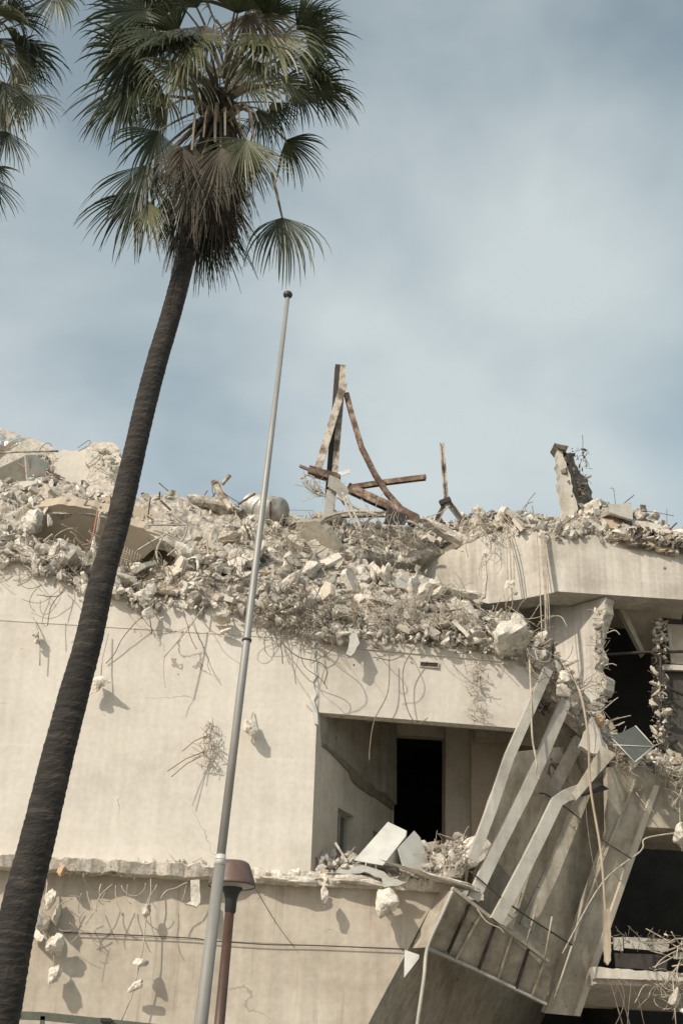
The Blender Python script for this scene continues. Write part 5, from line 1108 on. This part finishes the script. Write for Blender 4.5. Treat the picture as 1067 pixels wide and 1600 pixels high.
def frond(parent, start, d0, plen, Rr, sag, kind, r, droop=None, spread=2.2, endpt=None):
    """petiole arc from start then a fan blade"""
    start = np.array(start, float); d = np.array(d0, float); d /= np.linalg.norm(d); p = start.copy(); pts = [p]; n = 9
    if endpt is None:
        for i in range(n):
            d = d + np.array([0, 0, -sag / n]); d /= np.linalg.norm(d); p = p + d * plen / n; pts.append(p)
    else:
        e = np.array(endpt, float); mid = (start + e) / 2 + np.array([0, -.1, sag])
        pts = [(1 - t) ** 2 * start + 2 * t * (1 - t) * mid + t * t * e for t in np.linspace(0, 1, n + 1)]; d = pts[-1] - pts[-2]; d /= np.linalg.norm(d)
    mb = MB(); mb.bar(pts, [.038 - .02 * i / n for i in range(n + 1)], [.018 - .008 * i / n for i in range(n + 1)], side=np.cross(d, [0, 0, 1]) + np.array([1e-3, 1e-3, 0]), mi=1)
    upv = np.cross(np.cross(d, [0, 0, 1]), d); 
    if np.linalg.norm(upv) < .15: upv = np.array([start[0] - heart[0], start[1] - heart[1] - .3, .1])
    sgn = 1
    fan_leaf(mb, pts[-1], d, upv * sgn + r.uniform(-.3, .3) * np.cross(d, upv), Rr, droop if droop is not None else .5, spread, 0, r=r)
    return mb.build('frond', [{'g': 'leaf', 'p': 'leafpale', 'd': 'leafdead'}[kind], 'petiole' if kind != 'd' else 'petpale'], parent)
rf = random.Random(11)
NF = 30
for i in range(NF):
    az = i * 2.39996 + rf.uniform(-.3, .3); q = i / NF
    el = R(80) - q * R(72) + rf.uniform(-.12, .12); d = np.array([math.cos(az) * math.cos(el), math.sin(az) * math.cos(el), math.sin(el)])
    kind = 'g' if rf.random() < .6 else 'p'
    st = heart + np.array([0, 0, .45 - q * .4]) + d * .1
    frond(palm, st, d, rf.uniform(.7, 1.0), rf.uniform(.52, .74), .35 + .5 * rf.random(), kind, rf, droop=rf.uniform(.9, 2.0), spread=rf.uniform(1.0, 1.8))
for i in range(34):          # hanging skirt of dead leaves round the upper trunk
    az = rf.uniform(0, 6.28); t = i / 34; c = P(343 - 40 * t, 170 + 130 * t, Yp + .2); rr_ = .14 + .08 * rf.random()
    e = c + np.array([math.cos(az) * rr_ * 1.5, math.sin(az) * rr_ * 1.5, -.3 - .25 * rf.random()])
    frond(palm, c + np.array([math.cos(az) * rr_ * .5, math.sin(az) * rr_ * .5, .1]), (0, 0, -1), .5, rf.uniform(.4, .62), .12, 'd' if rf.random() < .8 else 'p', rf, droop=1.4, spread=rf.uniform(.4, .8), endpt=e)
def at_frond(x0, y0, x1, y1, Rpx, kind, sag=.15, dy=-.2, droop=.8, spread=2.0, st=None, tree=None, hp=None, tilt=None):
    tree = tree or palm; hp = heart if hp is None else hp; Y_ = hp[1] - .25
    e = P(x0, y0, Y_ + dy); q = P(x1, y1, Y_ + dy * 1.3); s_ = hp if st is None else P(*st)
    pts_mid = (s_ + e) / 2 + np.array([0, 0, sag]); d = q - e; d /= np.linalg.norm(d)
    mb = MB(); n = 9; pts = [(1 - t) ** 2 * s_ + 2 * t * (1 - t) * pts_mid + t * t * e for t in np.linspace(0, 1, n + 1)]
    mb.bar(pts, [.036 - .018 * i / n for i in range(n + 1)], [.018 - .008 * i / n for i in range(n + 1)], side=(1, 0, .2), mi=1)
    view = CC - e; view /= np.linalg.norm(view)
    fan_leaf(mb, e, d, view + (np.array([rf.uniform(-.5, .5), 0, rf.uniform(.1, .7)]) if tilt is None else np.array(tilt)), wpx(e, Rpx), droop, spread, 0, r=rf)
    return mb.build('frond', [{'g': 'leaf', 'p': 'leafpale', 'd': 'leafdead'}[kind], 'petiole'], tree)
# leaves where the photograph shows them: base, direction, radius in photo pixels
for a_ in ((441, 340, 449, 420, 122, 'g', 0, -.15, 2.2, 1.05, (425, 270, Yp), None, None, (.1, 0, .15)),
           (385, 218, 385, 300, 105, 'p', .1, -.5, .5, 1.15),
           (205, 85, 160, 150, 120, 'g', .15, -.2, 1.2, 1.5), (212, 120, 165, 200, 130, 'g', .15, -.1, 1.1, 1.2), (195, 150, 165, 220, 105, 'g', .12, .1, 1.2, 1.1),
           (225, 40, 180, 30, 110, 'g', .15, .0, 1.2, 1.7), (230, 15, 190, 50, 120, 'g', .15, -.3, 1.0, 1.7), (255, 50, 225, 90, 110, 'g', .1, -.5, 1.0, 1.5),
           (248, 205, 225, 300, 125, 'g', .1, -.3, .9, 1.0), (228, 258, 205, 350, 140, 'g', .12, -.2, .9, .95), (215, 300, 190, 380, 125, 'g', .12, .0, .8, .95), (235, 318, 225, 400, 95, 'p', .1, -.3, .9, .7),
           (300, 60, 265, 140, 120, 'p', .1, -.6, 1.2, 1.3), (285, 100, 265, 190, 115, 'p', .1, -.5, 1.2, 1.1), (320, 40, 300, 130, 110, 'd', .1, -.6, 1.2, .9),
           (420, 55, 450, 100, 115, 'p', .1, -.6, 1.2, 1.7), (400, 95, 420, 150, 110, 'p', .1, -.5, 1.3, 1.1), (390, 20, 400, 90, 110, 'd', .1, -.5, 1.2, 1.0),
           (478, 58, 530, 62, 85, 'g', .1, -.1, 1.1, 1.3), (465, 92, 520, 105, 82, 'g', .1, 0, 1.1, 1.1), (440, 125, 480, 140, 70, 'g', .1, .1, 1.2, 1.1), (470, 30, 510, 25, 75, 'g', .1, .2, 1.1, 1.4), (425, 160, 445, 205, 75, 'g', .05, .1, 1.0, .9), (405, 170, 420, 235, 90, 'g', .05, -.1, 1.0, .8),
           (300, 225, 292, 320, 130, 'd', .05, -.3, .6, .7), (345, 230, 345, 330, 140, 'd', .02, -.4, .6, .7), (325, 270, 332, 380, 170, 'g', .02, .35, .5, .55), (320, 330, 335, 420, 140, 'g', .02, .3, .5, .6), (290, 290, 278, 380, 125, 'g', .02, .2, .6, .6), (340, 300, 355, 380, 120, 'd', .02, -.1, .6, .6), (310, 260, 305, 360, 140, 'd', .02, -.3, .6, .5), (275, 225, 262, 320, 120, 'd', .05, -.35, .7, .7)):
    at_frond(*a_)
mb = MB()
for i, (x, ex, ey, w) in enumerate(((322, 300, 235, .032), (333, 318, 215, .026), (341, 336, 222, .036), (352, 352, 212, .03), (362, 376, 200, .024), (372, 398, 222, .036), (380, 404, 190, .022))):
    c0 = P(346 + (x - 348) * .5, 178 + (i % 3) * 6, Yp - .18)
    mb.bar([c0, P((x * .6 + ex * .4), 158 + (i * 7) % 11, Yp - .36), P(x * .25 + ex * .75, 172 + (i * 5) % 9, Yp - .44), P(ex, ey, Yp - .42)], [w, w, w * .8, w * .6], .014, side=(1, .2 * (i % 3 - 1), 0))
mb.build('old_petiole', 'petpale', palm)
# boot of leaf bases
mb = MB(); v, f = rock_shape(77, 3, .25, 9); mb.add(v * [.3, .3, .42] + P(342, 178, Yp + .25), f); mb.build('crown_base', 'trunk', palm)

# second palm, mostly outside the frame on the left
h2 = P(-88, 95, Yp + 1.0); off2 = h2 - heart
palm2 = bpy.data.objects.new('palm_tree', None); S.collection.objects.link(palm2)
settag(palm2, 'second fan palm cut off by the left edge, only its right hand leaves showing', 'palm tree')
base2 = tw0 + off2; palm2.location = (base2[0], base2[1], 0.0 + off2[2])
# turn the copy about the crown axis so that it does not repeat the first one
rz = R(105); RM = Matrix.Rotation(rz, 4, 'Z'); hl = Vector((heart - tw0).tolist()); 
palm2.rotation_euler = (0, 0, rz); loc = Vector(h2.tolist()) - (RM @ hl); palm2.location = loc
for k_, ch in enumerate(list(palm.children)):
    if ch.name.startswith('frond') and 31 + 34 <= k_ and k_ % 3: continue
    c = ch.copy(); S.collection.objects.link(c); c.parent = palm2
    if ch.name.startswith('trunk'): 
        # extend down to the ground: stretch the trunk below the heart
        zb_ = loc.z; c.scale = (1, 1, 1)
mb = MB(); b_w = np.array(loc); mb.tube([np.array([b_w[0], b_w[1], -.1]), np.array([b_w[0], b_w[1], max(b_w[2], .05) + .1])], .27, 24)
palm2['_org'] = [0, 0, 0]
bpy.context.view_layer.update(); inv2 = palm2.matrix_world.inverted()
for a_ in ((88, -10, 105, 40, 85, 'g', .1, -.2, 1.0, 1.3), (40, 148, 70, 185, 80, 'g', .1, -.3, 1.1, 1.1), (10, 205, 15, 245, 75, 'g', .1, -.2, 1.0, 1.0), (-25, 275, -10, 330, 85, 'g', .1, -.1, .8, 1.0), (25, 85, 55, 95, 60, 'p', .1, .1, 1.3, 1.0), (-5, 60, 20, 110, 110, 'g', .1, -.3, 1.0, 1.4), (0, 130, 10, 190, 90, 'g', .1, -.3, 1.0, 1.2)):
    o_ = at_frond(*a_, tree=palm2, hp=h2); o_.matrix_parent_inverse = inv2
if loc.z > 0.05:
    me_o = mb.build('trunk_foot', 'trunk', palm2); me_o.parent = palm2; me_o.matrix_parent_inverse = (Matrix.Translation(loc) @ RM).inverted()
for o in bpy.data.objects:
    if '_org' in o: del o['_org']
print('YB', YB, RA)
